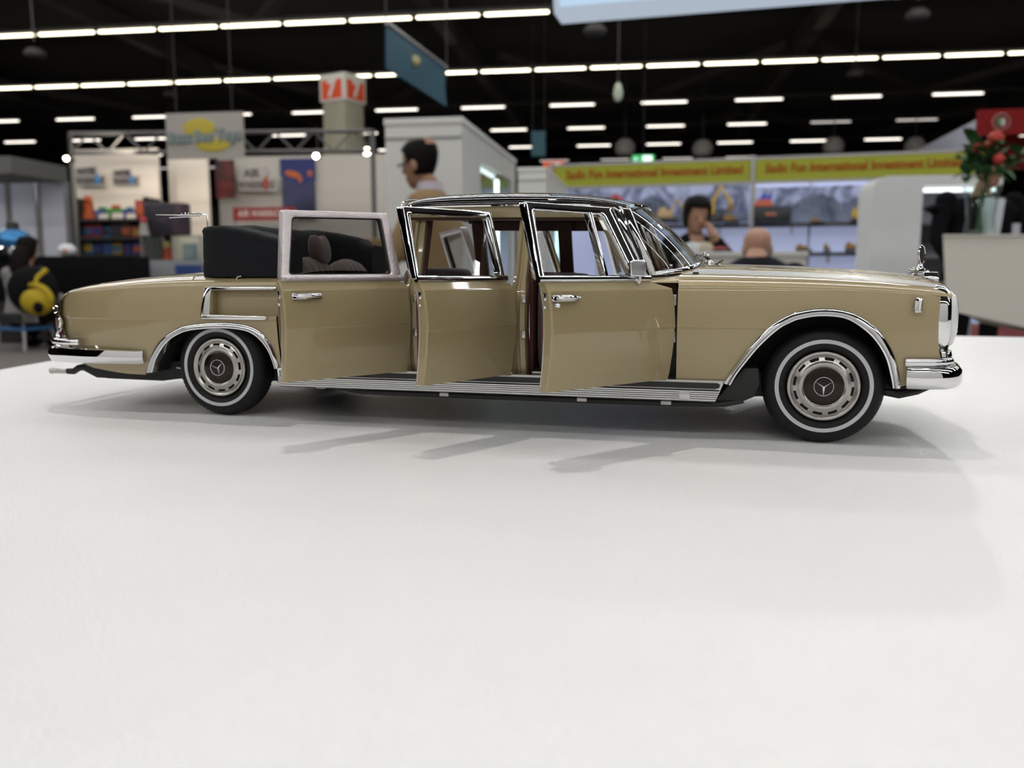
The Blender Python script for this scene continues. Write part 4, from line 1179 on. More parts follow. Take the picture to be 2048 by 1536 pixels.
# ------------------------------------------------------------------ right side: white frame, counter, flowers, red sign
fr = root_at('portal_frame', 1738, 7.6, 0, 'white rounded stand frame right of the shelves', 'stand frame')
q0 = at(1738, 352, 7.6); kx = 7.6 / FPX
zt = q0.z; wl = 92 * kx; wt = 235 * kx; hb = 20 * kx
out = [(0, 0), (0, zt - 0.12), (0.02, zt - 0.05), (0.06, zt - 0.015), (0.12, zt), (wt, zt), (wt, zt - hb), (wl + 0.02, zt - hb), (wl, zt - hb - 0.02), (wl, 0)]
mb = MB(); mb.prism(out, 0, 0.5, lambda p, q, t: (p, t, q)); mb.build('frame_body', mat('portal_white', (0.86, 0.86, 0.84), 0.5, noise=(2, 0.03)), fr, sharp=40)
mb = MB(); mb.box((wl + (wt - wl) / 2, 0.48, (zt - hb) / 2), (wt - wl, 0.02, zt - hb)); mb.build('niche_back', mat('niche_grey', (0.35, 0.36, 0.40), 0.6), fr, smooth=False)
mb = MB(); mb.box((wl + (wt - wl) / 2, 0.1, zt - hb - 0.03), (wt - wl - 0.05, 0.05, 0.03)); mb.build('niche_light', glow('niche_lamp', (0.9, 0.95, 1.0), 2.0), fr, smooth=False)
for z in (0.95, 1.25):
    mb = MB(); mb.box((wl + (wt - wl) / 2, 0.25, z), (wt - wl, 0.4, 0.02)); mb.build('niche_shelf', m_steel, fr, smooth=False)
# counter: trapezoid front panel on a set-back plinth
cq = at(1886, 473, 4.8); kx = 4.8 / FPX
e = empty('reception_counter', (cq.x, 4.8, 0), HALL * 0.3, 'pale counter with a trapezoid front under the flower vase', 'counter')
zt = cq.z
zl, zr = at(1905, 620, 4.8).z, at(2048, 652, 4.8).z
m_cnt = mat('counter_pale', (0.76, 0.74, 0.66), 0.55, noise=(1.5, 0.03))
wc = 330 * kx
mb = MB(); mb.prism([(0.0, zt), (wc, zt), (wc, zr - 0.1), (162 * kx, zr), (0.045, zl)], 0, 0.5, lambda p, q, t: (p + (t * 0.6 if p < 0.1 else 0), t, q)); mb.build('counter_front', m_cnt, e, smooth=False)
mb = MB(); mb.prism([(-0.005, -0.01), (wc, -0.01), (wc, 0.51), (0.30, 0.51)], zt, zt + 0.011, lambda p, q, t: (p, q, t)); mb.build('counter_top', m_cnt, e, smooth=False)
mb = MB(); mb.box((wc * 0.75, 0.25, zr / 2 - 0.05), (wc * 0.42, 0.4, zr - 0.1)); mb.build('counter_plinth', m_pg, e, smooth=False)
# red carpet strip with a yellow edge on the floor beyond
c_ = hall(6.6, 12.2, 0.0)
e = empty('red_carpet', (c_.x, c_.y, 0), HALL + R(-14), 'dark red carpet with yellow edge on the floor at the right', 'carpet')
mb = MB(); mb.box((0, 0, 0.006), (4.6, 2.2, 0.012)); mb.build('carpet_field', mat('carpet_red', (0.16, 0.016, 0.018), 0.95, noise=(8, 0.2)), e, smooth=False)
mb = MB(); mb.box((0, 1.22, 0.006), (4.6, 0.22, 0.012)); mb.build('carpet_border', mat('carpet_ochre', (0.34, 0.20, 0.05), 0.95), e, smooth=False)
# vase with roses
vq = at(1966, 470, 4.98)
e = empty('flower_vase', (vq.x, 5.02, zt + 0.011), 0, 'glass vase with red roses and leaves on the pale counter', 'flower vase')
mb = MB(); mb.lathe([(0.01, 0.0), (0.075, 0.0), (0.085, 0.02), (0.075, 0.10), (0.085, 0.20), (0.105, 0.285), (0.100, 0.285), (0.08, 0.20), (0.07, 0.10), (0.072, 0.03), (0.01, 0.02)], (0, 0, 0), 'Z', 28); mb.build('vase_glass', glass('vase_glass', (0.91, 0.96, 0.94), 1.45, 0.05), e)
m_stem = mat('stem_green', (0.03, 0.09, 0.02), 0.6); m_leaf = mat('leaf_green', (0.045, 0.13, 0.04), 0.6, spec=0.25, noise=(30, 0.3)); m_rose = mat('rose_red', (0.62, 0.07, 0.05), 0.6, noise=(40, 0.25))
rs_ = random.Random(5)
heads = [(0.045, -0.02, 0.555, 0.04), (-0.065, -0.03, 0.50, 0.026), (0.0, -0.02, 0.515, 0.022), (0.03, -0.09, 0.43, 0.03)]
for hx_, hy_, hz_, hr in heads:
    mb = MB(); mb.tube([(hx_ * -0.3, hy_ * -0.3, 0.02), (hx_ * 0.3, hy_ * 0.3, 0.28), (hx_, hy_, hz_ - hr)], 0.005, 6); mb.build('stem', m_stem, e)
    rows = []
    for i in range(9):
        t = i / 8
        rows.append([(hx_ + hr * (math.sin(PI * (0.12 + 0.8 * t)) * (1 + 0.16 * math.sin(5 * a_ + 7 * t))) * math.cos(a_), hy_ + hr * math.sin(PI * (0.12 + 0.8 * t)) * (1 + 0.16 * math.sin(5 * a_ + 7 * t)) * math.sin(a_), hz_ + hr * (1.1 - 2.1 * t)) for a_ in [2 * PI * j / 18 for j in range(18)]])
    mb = MB(); mb.grid(rows, cv=True); mb.add(rows[0], [tuple(range(18))]); mb.build('rose_head', m_rose, e)
def leaf_at(c, ln_, w_, yaw, tilt):
    mb = MB()
    rows = []
    for i in range(6):
        t = i / 5
        hw = w_ * math.sin(PI * (0.06 + 0.9 * t)) / 2
        z_ = 0.15 * ln_ * math.sin(PI * t)
        rows.append([(-hw, ln_ * t, z_ + hw * 0.3), (0, ln_ * t, z_), (hw, ln_ * t, z_ + hw * 0.3)])
    mb.grid(rows)
    return mb.build('leaf', m_leaf, e, loc=c, rot=(tilt, 0, yaw), clean=False)
for i in range(58):
    a_ = rs_.random() * 2 * PI
    rr = 0.16 * rs_.random() ** 0.6
    z_ = 0.30 + 0.22 * rs_.random()
    leaf_at((rr * math.cos(a_) * 0.9 - 0.01, rr * math.sin(a_) * 0.6, z_), 0.08 + 0.07 * rs_.random(), 0.05 + 0.04 * rs_.random(), rs_.random() * 2 * PI, (rs_.random() - 0.35) * 1.2)
for i in range(16):
    leaf_at((0.15 + 0.06 * rs_.random(), 0.03 * rs_.random(), 0.40 + 0.08 * rs_.random()), 0.08, 0.055, rs_.random() * 2 * PI, (rs_.random() - 0.3))
# red sign with round emblem, upper right
rd = pan('red_sign', 1966, 217, 2130, 268, 7.2, mat('sign_red_cloth', (0.22, 0.012, 0.012), 0.75, spec=0.15), 'red sign board with pale round emblem at the right edge', 'sign', 0.06)
mb = MB(); mb.tube([(-0.175 + 0.065 * math.cos(a_), -0.035, 0.03 * 0 + 0.0 + 0.065 * math.sin(a_)) for a_ in [2 * PI * i / 28 for i in range(28)]], 0.008, 6, closed=True); mb.V = [(v[0], v[1], v[2]) for v in mb.V]; mb.build('emblem_ring', cmat((0.36, 0.16, 0.14)), rd)
mb = MB(); mb.ball((-0.19, -0.035, 0.0), (0.018, 0.006, 0.04), 12, 8); mb.build('emblem_green', cmat((0.06, 0.22, 0.08)), rd)
mb = MB(); mb.ball((-0.16, -0.035, -0.004), (0.018, 0.006, 0.034), 12, 8); mb.build('emblem_white', cmat((0.6, 0.55, 0.5)), rd)
r2 = pan('red_shelf_board', 1985, 272, 2140, 338, 7.4, mat('sign_red_dark', (0.17, 0.010, 0.010), 0.75, spec=0.15), 'lower red board behind the roses', 'sign', 0.05)
mb = MB(); mb.box((0.04, -0.03, 0.02), (0.26, 0.02, 0.05)); mb.build('white_strip', cmat((0.5, 0.48, 0.45)), r2, smooth=False)
# slanted white wall behind it
w0, w1 = at(1818, 309, 19.0), at(1962, 235, 13.5)
mb = MB()
mb.prism([(0, 0), (1, 0), (1, 1), (0, 1)], 0, 0.06, lambda p, q, t: (w0.x + (w1.x - w0.x) * p, w0.y + (w1.y - w0.y) * p + t, q * (w0.z + (w1.z - w0.z) * p)))
o = mb.build('slanted_wall', mat('slanted_wall_white', (0.58, 0.58, 0.66), 0.7, noise=(1, 0.05)), None, smooth=False)
tag(o, 'pale slanted stand wall rising towards the red sign', 'stand wall')
# ------------------------------------------------------------------ the model car (1:18), millimetres in car axes: x forward, y left, z up
S = 0.001
CAR_O = (0.005735857, 0.337752498, TOP)
CAR_TH = 0.250344
m_gold = mat('champagne_gold_paint', (0.338, 0.268, 0.142), 0.46, 0.22, spec=0.35, coat=1.0, noise=(5200, 0.22, 1))
m_chrome = mat('chrome', (0.80, 0.80, 0.81), 0.025, 1.0)
m_satin = mat('satin_steel', (0.46, 0.44, 0.42), 0.26, 1.0)
m_alu = mat('ribbed_aluminium', (0.60, 0.60, 0.59), 0.22, 1.0)
m_silver = mat('rough_silver_paint', (0.62, 0.56, 0.57), 0.38, 0.75, bump=(1500, 0.00035, 0.8))
m_black = mat('black_lacquer', (0.004, 0.004, 0.004), 0.02, 0.0)
m_under = mat('underbody_black', (0.008, 0.008, 0.008), 0.55)
m_rubber = mat('tyre_rubber', (0.006, 0.006, 0.006), 0.55, spec=0.3, bump=(2500, 0.0002, 0.25))
m_band = mat('black_trim_band', (0.010, 0.010, 0.010), 0.35)
m_white = mat('whitewall', (0.52, 0.53, 0.56), 0.5)
m_brown = mat('brown_interior_trim', (0.075, 0.022, 0.012), 0.5, noise=(900, 0.15))
m_velour = mat('mauve_brown_velour', (0.082, 0.050, 0.044), 0.95, sheen=0.25, noise=(2600, 0.25), bump=(3500, 0.0003, 0.6))
m_carpet = mat('dark_brown_carpet', (0.045, 0.024, 0.020), 0.95, noise=(2500, 0.3))
m_cloth = mat('soft_top_cloth', (0.0055, 0.0065, 0.0085), 0.85, spec=0.25, noise=(1800, 0.3), bump=(6000, 0.0002, 0.6))
m_disc = mat('dark_brown_lacquer', (0.016, 0.007, 0.005), 0.12, 0.0, spec=0.3)
m_lens_o = mat('amber_lens', (0.35, 0.09, 0.015), 0.15, coat=1.0)
m_lens_r = mat('red_lens', (0.30, 0.02, 0.012), 0.15, coat=1.0)
m_cglass = glass('car_glass', (0.78, 0.79, 0.79))
m_smoke = glass('smoked_glass', (0.50, 0.50, 0.49))
m_hglass = mat('headlight_glass', (0.72, 0.73, 0.74), 0.18, 0.0, coat=1.0)
m_lamp_in = mat('cream_dome_lamp', (0.7, 0.68, 0.62), 0.4)

car = empty('model_car', CAR_O, -CAR_TH, 'champagne gold model limousine with open doors and black roof on white table', 'model car')
car.empty_display_size = 0.02

def cb(mb, name, m, parent=None, **kw):
    kw.setdefault('scale', S)
    return mb.build(name, m, parent or car, **kw)

PZ = [10, 18, 22, 30, 36.5, 36.9, 44, 49, 52, 53, 74, 84]
PO = [-5.0, -3.2, -2, -.6, -.12, .12, -.45, -1.6, -3.8, -5, -13, -17]
def prof(z): return interp(z, PZ, PO)
WX = [-181, -179, -176, -172, -166, -155, -135, -115, 100, 118, 130, 137, 141, 144]
WY = [45.5, 47.0, 48.8, 50.6, 52.2, 53.4, 53.9, 54, 54, 53.9, 53.2, 52.2, 51.0, 49.5]
def Wd(x): return sinterp(x, WX, WY)
def side(x, z, sg, off=0.0): return (x, sg * (Wd(x) + prof(z) + off), z)
def zb(x): return sinterp(x, [-181, -172, -156, -134, -105, -80, 69, 100, 120, 135, 143], [45.4, 46.5, 47.4, 48.4, 49.0, 49.6, 49.5, 49.2, 48.6, 47.7, 47.0])
def xr(z): return sinterp(z, [20, 27, 31.5, 36, 40, 43.8, 45.4, 46.6], [-175, -177, -178.5, -180.2, -180.4, -178.9, -177.0, -174.5])

ARF_O = [(77.3, 19.1), (79, 22), (81, 25), (85.4, 31.6), (91.2, 38), (95, 40.6), (98.5, 42.2), (105.7, 43.5), (113, 42.9), (118.8, 40.4), (124, 35.8), (127.9, 29.4), (129.9, 23.3), (130.7, 19.0)]
ARF_I = [(79.6, 18.3), (81.2, 21.5), (83.2, 24.6), (88, 31.2), (93.5, 36.8), (97, 39), (100, 40.2), (105.8, 41.2), (112.6, 40.7), (117.4, 38.3), (122, 34.2), (125.6, 28.6), (127.5, 23), (128.6, 18.8)]
ARR_O = [(-140, 15.9), (-138, 19), (-136.1, 22), (-133, 26), (-129.2, 29.6), (-123.2, 33.1), (-116.5, 35.1), (-103.7, 36.1), (-93.4, 35.4), (-87.4, 33.1), (-83.8, 29), (-82, 24.3), (-81.2, 19.4)]
ARR_I = [(-137, 16), (-135.2, 19.2), (-133.4, 22), (-130.5, 25.4), (-126.8, 28.8), (-121.6, 31.6), (-115.6, 33.2), (-103.7, 34.1), (-94, 33.4), (-89, 31.2), (-85.8, 27.6), (-84, 23.4), (-83.3, 19)]
def arch_z(x, A):
    P = smooth_path(A, 6)
    return interp(x, [p[0] for p in P], [p[1] for p in P])

LV = [14, 16, 18, 20, 22, 25, 28, 31, 34, 36.5, 36.9, 38.6, 40, 42, 44, 46, 47.2, 48.2, 48.9]
def panel(xs, zlo, edge, sg, skip=None):
    """side skin as columns of clipped height levels; edge(x, z) bends the end columns"""
    rows = []
    for x in xs:
        lo, hi = zlo(x), zb(x)
        col = []
        for z in LV + [99]:
            zz = min(max(z, lo), hi)
            xx = edge(x, zz)
            col.append(side(xx, zz, sg))
        rows.append(col)
    mb = MB()
    mb.grid(rows, skip=skip)
    return mb

def rear_lo(x):
    if x > -139.9: return arch_z(x, ARR_O) - 0.6 if x < -81.2 else 19.4
    return interp(x, [-181, -176, -165, -150, -139.9], [22.5, 20.5, 17.0, 15.2, 15.0])
def rear_edge(x, z):
    s = max(0.0, min(1.0, (x + 174.5) / 14.0))
    return x + (xr(z) + 174.5) * (1 - s) ** 2
def front_lo(x):
    if x < 77.2: return 19.9
    if x < 130.7: return arch_z(x, ARF_O) - 0.6
    return interp(x, [130.7, 134, 142], [19.5, 20.5, 26])
def front_edge(x, z):
    s = max(0.0, (x - 132) / 9.5)
    e = sinterp(z, [20, 26, 33, 40, 46, 50], [142.6, 142.0, 140.3, 139.9, 140.2, 140.8])
    return x + (e - 141.5) * s
xs_r = [-174.5 + 34.5 * (1 - math.cos(PI / 2 * i / 12)) for i in range(13)]
xs_r = sorted(set([round(v, 2) for v in xs_r + [p[0] for p in smooth_path(ARR_O, 4)] + [-107.0, -80.4]]))
xs_f = sorted(set([round(v, 2) for v in [62.6, 66, 70, 74, 77] + [p[0] for p in smooth_path(ARF_O, 4)] + [132, 134, 136, 138, 139.5, 140.6, 141.5]]))
for sg in (-1, 1):
    ix = [i for i, x in enumerate(xs_r) if x >= -107.01]
    k0, k1 = LV.index(38.6), LV.index(48.2)
    o = cb(panel(xs_r, rear_lo, rear_edge, sg, skip=lambda i, j: i >= ix[0] and k0 <= j < k1), 'rear_fender', m_gold, sharp=24)
    # recess behind the chrome bracket on the rear fender
    mb = MB()
    rows = []
    for x in (-107, -106.6, -95, -80.4):
        d = 0 if x == -107 else -3.2
        rows.append([side(x, 38.6, sg, 0), side(x, 38.9, sg, d), side(x, 44, sg, d), side(x, 47.9, sg, d), side(x, 48.2, sg, 0)])
    mb.grid(rows)
    cb(mb, 'fender_recess', m_gold, sharp=30)
    mb = MB()
    fn = lambda p, q, t: side(p, q, sg, t)
    mb.prism([(-109.8, 49.0), (-107.0, 48.6), (-107.2, 46), (-107.4, 38.9), (-107.6, 38.0), (-111.0, 37.9), (-111.2, 38.4), (-110.8, 42)], -0.4, 0.9, fn)
    mb.prism([(-109.6, 49.1), (-80.6, 49.3), (-80.6, 48.5), (-82, 48.2), (-107.2, 47.9), (-107.5, 48.4)], -0.4, 0.8, fn)
    mb.prism([(-111.0, 38.4), (-107.0, 38.9), (-85, 38.6), (-84, 38.3), (-83.8, 37.9), (-84.4, 37.3), (-100, 37.2), (-110.8, 37.4)], -0.4, 1.1, fn)
    cb(mb, 'fender_bracket', m_chrome, bevel=0.25)
    cb(panel(xs_f, front_lo, front_edge, sg), 'front_fender', m_gold, sharp=24)
    # chrome arch trims
    for A_O, A_I in ((ARF_O, ARF_I), (ARR_O, ARR_I)):
        po, pi = smooth_path(A_O, 5), smooth_path(A_I, 5)
        rows = []
        for a, b in zip(po, pi):
            m_ = ((a[0] + b[0]) / 2, (a[1] + b[1]) / 2)
            q = lambda t: (a[0] + (b[0] - a[0]) * t, a[1] + (b[1] - a[1]) * t)
            r = []
            for t, off in ((-0.05, -0.6), (0.0, 0.25), (0.22, 0.95), (0.5, 1.2), (0.75, 0.8), (0.88, 0.25), (0.94, 0.3), (1.08, 0.2), (1.12, -0.6), (1.12, -3.0)):
                x, z = q(t)
                r.append(side(x, z, sg, off))
            rows.append(r)
        mb = MB()
        mb.grid(rows)
        cb(mb, 'wheel_arch_trim', m_chrome, sharp=50)
        # black wheel well
        rows = [[side(b[0], b[1], sg, -1.5), (b[0], sg * 40, b[1]), (b[0], sg * 24, b[1])] for b in pi]
        mb = MB()
        mb.grid(rows)
        c = (sum(p[0] for p in pi) / len(pi), 16.0)
        mb.grid([[(b[0], sg * 24, b[1]) for b in pi], [(c[0], sg * 24, c[1]) for b in pi]])
        cb(mb, 'wheel_well', m_under, sharp=60)

def bulge(y, w): return 5.0 * (1 - min(1, abs(y) / w) ** 4)
NPH = 20
def shell_rows(xs, zc, n, rear=False, yw=None, zbf=None):
    rows = []
    for x in xs:
        yb = (yw(x) if yw else Wd(x) + prof(zb(x)))
        z0 = zbf(x) if zbf else zb(x)
        row = []
        for j in range(2 * NPH + 1):
            ph = PI * j / (2 * NPH)
            cy, sz = math.cos(ph), math.sin(ph)
            y = -yb * math.copysign(abs(cy) ** (2 / n), cy)
            z = z0 + (zc(x) - z0) * sz ** (2 / n)
            xx = x
            if rear:
                s = max(0.0, min(1.0, (x + 174.5) / 30.0))
                xx = x - bulge(y, yb) * (1 - s) ** 2
            row.append((xx, y, z))
        rows.append(row)
    return rows
def zc_t(x): return sinterp(x, [-181, -174.5, -165, -152, -140, -128, -112, -78], [48.0, 48.9, 51.2, 53.0, 54.2, 54.9, 55.3, 55.3])
def zc_h(x): return sinterp(x, [50, 73, 86, 103.5, 121, 134.5, 141, 144.3], [57.9, 57.7, 57.3, 56.7, 55.6, 54.4, 53.6, 52.6])
xs = [-174.5 + 96.5 * (1 - math.cos(PI / 2 * i / 16)) for i in range(17)]
mb = MB(); tr = shell_rows(xs, zc_t, 2.5, rear=True); mb.grid(tr)
cb(mb, 'trunk_deck', m_gold, sharp=30)
# trunk lid seam and small deck fittings
# crease line of the front fender and the trunk lid seam, one per side
for sg in (-1, 1):
    for x in (-117.5, -99):
        mb = MB(); mb.tube([(x, sg * 49.2, 51.6), (x + 0.4, sg * 49.3, 52.7), (x + 2.0, sg * 49.0, 53.1)], 0.32, 6)
        cb(mb, 'boot_hook', m_chrome)
last = tr[0]
rows = []
for t in [0, .06, .14, .25, .4, .55, .7, .85, 1]:
    rows.append([(xr(46.5 + (20.5 - 46.5) * t) - bulge(p[1], abs(last[0][1])), p[1] * (1 - 0.02 * t), p[2] + (20.5 - p[2]) * t) for p in last])
mb = MB(); mb.grid(rows)
cb(mb, 'rear_panel', m_gold, sharp=30)
xs = [62.6 + 79.4 * i / 22 for i in range(23)] + [143.0, 143.8]
def hood_sec(x):
    return x
mb = MB(); hr = shell_rows(xs, zc_h, 1.9); mb.grid(hr)
cb(mb, 'hood', m_gold, sharp=30)
mb = MB(); mb.grid([[(143.6 + 0.4 * t, p[1] * (1 - 0.03 * t), p[2] + (24 - p[2]) * t) for p in hr[-1]] for t in (0, .03, .3, .6, 1)])
cb(mb, 'front_panel', m_gold, sharp=40)
def on_shell(x, y, zc, n):
    yb = Wd(x) + prof(zb(x))
    return zb(x) + (zc(x) - zb(x)) * max(0.0, 1 - (abs(y) / yb) ** n) ** (1 / n)
for sg in (-1, 1):
    mb = MB(); mb.tube([(x, sg * (Wd(x) - 5.2), on_shell(x, Wd(x) - 5.2, zc_h, 1.9) - 0.05) for x in range(64, 141, 3)], 0.2, 6); cb(mb, 'fender_crease_moulding', m_gold)
    mb = MB(); mb.tube([(x, sg * 38, on_shell(x, 38, zc_t, 2.5) + 0.02) for x in range(-166, -118, 3)], 0.14, 5); cb(mb, 'trunk_lid_seam', m_band)
# cowl under the windscreen
mb = MB(); mb.grid(shell_rows([40, 46, 52, 58, 62.6], lambda x: interp(x, [40, 56, 62.6], [52.6, 54.0, 57.0]), 2.05, yw=lambda x: 49.0, zbf=lambda x: 51.0))
cb(mb, 'cowl', m_gold, sharp=30)

# ---- front end: bezels, lamps, grille, bumpers, mascot
for sg in (-1, 1):
    def outl(w, h, x, n=3.2, k=40):
        return [(x, sg * (41.6 + w * math.copysign(abs(math.cos(2 * PI * j / k)) ** (2 / n), math.cos(2 * PI * j / k))), 40.0 + h * math.copysign(abs(math.sin(2 * PI * j / k)) ** (2 / n), math.sin(2 * PI * j / k))) for j in range(k)]
    mb = MB(); mb.grid([outl(8.6, 9.9, 138.6, 2.4), outl(9.35, 10.6, 140.2, 2.5), outl(9.3, 10.5, 142.2, 2.5), outl(8.6, 9.8, 143.5, 2.5), outl(7.9, 9.2, 143.8, 2.5), outl(7.5, 8.8, 143.2, 2.5)], cv=True)
    hb = cb(mb, 'headlight_bezel', m_chrome, sharp=50)
    mb = MB(); mb.grid([outl(7.7, 9.2, 143.2, 2.5), outl(7.6, 9.0, 144.4, 2.5), outl(7.0, 8.2, 145.5, 2.5), outl(5.5, 6.4, 146.3, 2.5), outl(2.5, 3.0, 146.7, 2.5), outl(0.05, 0.05, 146.8, 2.5)], cv=True)
    g = cb(mb, 'headlight_glass', m_hglass, hb, sharp=60)
    for z in (36.5, 43.6):
        mb = MB(); mb.box((145.9, sg * 41.6, z), (0.7, 11.5, 0.3)); cb(mb, 'glass_rib', m_hglass, hb)
    # side marker on the fender
    mb = MB()
    fn = lambda p, q, t: side(p, q, sg, t)
    mb.prism([(132.7, 46.9), (134.4, 46.9), (134.9, 46.4), (134.5, 42.4), (132.6, 42.3), (132.4, 43.5)], -0.3, 1.6, fn)
    mk = cb(mb, 'side_marker', m_chrome, bevel=0.3)
    mb = MB(); mb.prism([(133.6, 46.2), (134.5, 46.2), (134.2, 42.9), (133.5, 42.9)], 1.5, 1.9, fn); cb(mb, 'marker_lens', m_hglass, mk, bevel=0.12)
gr = []
mb = MB(); mb.ring([(-15, 27), (15, 27), (15.5, 52.5), (13.5, 54.6), (-13.5, 54.6), (-15.5, 52.5)], [(-13.2, 29), (13.2, 29), (13.4, 51.5), (12.4, 52.6), (-12.4, 52.6), (-13.4, 51.5)], 142.5, 147.2, lambda p, q, t: (t, p, q))
gf = cb(mb, 'radiator_grille', m_chrome, bevel=0.4)
mb = MB(); mb.box((143.6, 0, 40.5), (0.6, 26, 24)); cb(mb, 'grille_screen', m_under, gf)
for i in range(7):
    mb = MB(); mb.box((145.2, 0, 31 + i * 3.1), (1.4, 26, 0.7)); cb(mb, 'grille_bar', m_chrome, gf)
mb = MB(); mb.box((145.6, 0, 40.5), (1.8, 0.9, 23)); cb(mb, 'grille_post', m_chrome, gf)
# mascot
mb = MB()
mb.lathe([(3.6, -1.3), (3.4, 0.0), (2.4, 0.9), (1.6, 1.6), (1.9, 2.2), (1.0, 3.0), (0.8, 4.4), (0.05, 4.6)], (144.2, 0, 53.2), 'Z', 20)
mb.ball((141.6, -0.6, 55.3), (1.2, 0.9, 0.9)); mb.ball((146.3, -0.6, 54.2), (1.1, 1.2, 1.0)); mb.ball((145.0, -2.4, 52.6), (1.6, 1.0, 1.0)); mb.ball((146.6, 1.5, 52.2), (1.0, 1.5, 1.1))
ms = cb(mb, 'hood_mascot', m_chrome, sharp=60)
mb = MB(); mb.tube([(144.4 + 1.5 * math.cos(a), 2.9 * math.cos(a), 60.6 + 3.3 * math.sin(a)) for a in [2 * PI * i / 32 for i in range(32)]], 0.34, 8, closed=True)
cb(mb, 'mascot_ring', m_chrome, ms)
mb = MB(); mb.lathe([(0.05, 0.22), (3.0, 0.22), (3.0, -0.22), (0.05, -0.22)], (0, 0, 0), 'X', 28)
mb.V = [(144.4 + v[0] * 0.89 + v[1] * 0.45, v[1] * 0.89 - v[0] * 0.45, 60.6 + v[2]) for v in mb.V]
cb(mb, 'mascot_disc', m_satin, ms)

def wrap(path, profile, m, name, sharp=45):
    """profile (out, z) swept along a plan path (x, y); out is to the left of travel"""
    P = [Vector((p[0], p[1])) for p in path]
    rows = []
    for i, p in enumerate(P):
        t = (P[min(i + 1, len(P) - 1)] - P[max(i - 1, 0)]).normalized()
        nrm = Vector((t.y, -t.x))
        hz = path[i][2] if len(path[i]) > 2 else (0, 1)
        rows.append([(p.x + nrm.x * o, p.y + nrm.y * o, hz[0] + z * hz[1]) for o, z in profile])
    mb = MB()
    mb.grid(rows, cv=True)
    mb.add(rows[0], [tuple(range(len(profile)))])
    mb.add(rows[-1], [tuple(range(len(profile) - 1, -1, -1))])
    return cb(mb, name, m, sharp=sharp)
def sym(h): return h + [(p[0], -p[1], *p[2:]) for p in reversed(h)]
fb = [(132.2, -51.6), (133.4, -52.0), (138, -51.8), (142.5, -50.6), (145.0, -48.4), (146.9, -44.5), (148.4, -36), (149.4, -24), (149.9, -8)]
wrap(sym(fb), [(0.2, 19.0), (1.2, 19.4), (2.1, 20.8), (2.3, 22.6), (2.0, 24.6), (1.2, 25.7), (0.2, 25.9), (-1.5, 25.2), (-1.5, 19.8)], m_chrome, 'front_bumper')
fu = [(131.4, -52.4), (132.2, -52.7), (138, -51.8), (142.2, -50.2), (144.6, -47.6), (145.6, -43), (146.4, -30), (147, -10)]
wrap(sym(fu), [(1.2 * math.cos(a), 27.2 + (1.35) * math.sin(a)) for a in [2 * PI * i / 12 for i in range(12)]], m_chrome, 'front_bumper_rail')
for sg in (-1, 1):
    mb = MB(); mb.lathe([(0.05, -1.6), (2.4, -1.4), (2.9, 0), (2.4, 2.2), (1.2, 3.2), (0.05, 3.4)], (143.2, sg * 44.0, 28.2), 'Z', 16); cb(mb, 'bumper_overrider', m_chrome, sharp=60)
for sg in (-1, 1):
    mb = MB(); mb.tube([(126, sg * 44, 17.0), (131, sg * 46.5, 16.6), (136, sg * 47.0, 17.8), (141, sg * 45, 19.2)], [1.6, 2.0, 1.6, 0.6], 10, flat=0.7)
    cb(mb, 'bumper_bracket', m_under)
rb = [(-138.6, -52.3, (3.4, 0.86)), (-141, -53.2, (3.0, 0.87)), (-150, -53.9, (2.2, 0.91)), (-163, -53.5, (0.9, 0.965)), (-174, -52.2, (0.2, 1)), (-181.5, -50.0, (0, 1)), (-186.2, -46.4, (0, 1)), (-188.6, -41, (0, 1)), (-190, -30, (0, 1)), (-191, -10, (0, 1))]
rbp = [(-1.2, 19.6), (0.1, 19.0), (0.7, 19.6), (1.7, 21.9), (1.6, 22.6), (1.0, 24.6), (0.2, 25.0), (-1.2, 24.5)]
wrap(sym(rb)[::-1], rbp, m_chrome, 'rear_bumper', 25)
ru = [(-167.2, -52.6), (-169, -53.0), (-175, -52.3), (-181.2, -49.8), (-185.2, -46), (-187.4, -40), (-188.6, -28), (-189.2, -10)]
wrap(sym(ru)[::-1], [(1.3 * math.cos(a), 27.3 + 1.35 * math.sin(a)) for a in [2 * PI * i / 12 for i in range(12)]], m_chrome, 'rear_bumper_rail')
for sg in (-1, 1):
    mb = MB(); mb.lathe([(0.05, 0), (1.6, 0.1), (1.4, 1.6), (0.7, 2.4), (0.05, 2.6)], (-183.2, sg * 45.6, 28.0), 'Z', 14); cb(mb, 'bumper_guard', m_chrome, sharp=60)
# tail lamps at the rear corners
for sg in (-1, 1):
    pth = [(-185.0, sg * 41.0, 40.4), (-184.4, sg * 44.6, 40.3), (-182.6, sg * 47.4, 39.4), (-180.2, sg * 49.0, 37.6), (-178.2, sg * 49.6, 35.4), (-178.8, sg * 49.2, 33.4), (-181.0, sg * 47.6, 31.7), (-183.0, sg * 45.2, 31.0), (-183.8, sg * 41.0, 31.0)]
    mb = MB(); mb.tube(smooth_path(pth, 3), 0.9, 8); tl = cb(mb, 'tail_lamp', m_chrome)
    mb = MB(); mb.grid([[(-185.2 - 0.5 * (1 - abs(t)), sg * 28, 35.7 + 4.2 * t), (-185.0 - 0.6 * (1 - abs(t)), sg * 41.5, 35.7 + 4.2 * t), (-184.4 - 0.4 * (1 - abs(t)), sg * 44.8, 35.7 + 4.1 * t), (-182.4, sg * 47.6, 35.6 + 3.2 * t), (-180.2, sg * 49.0, 35.5 + 1.8 * t)] for t in (-1, -.6, -.2, .2, .6, 1)])
    cb(mb, 'lamp_lens', m_lens_o, tl, sharp=60)
    mb = MB(); mb.box((-181.4, sg * 43.5, 30.6), (2.2, 3.2, 1.6)); cb(mb, 'reflector', m_lens_r, tl, bevel=0.3)
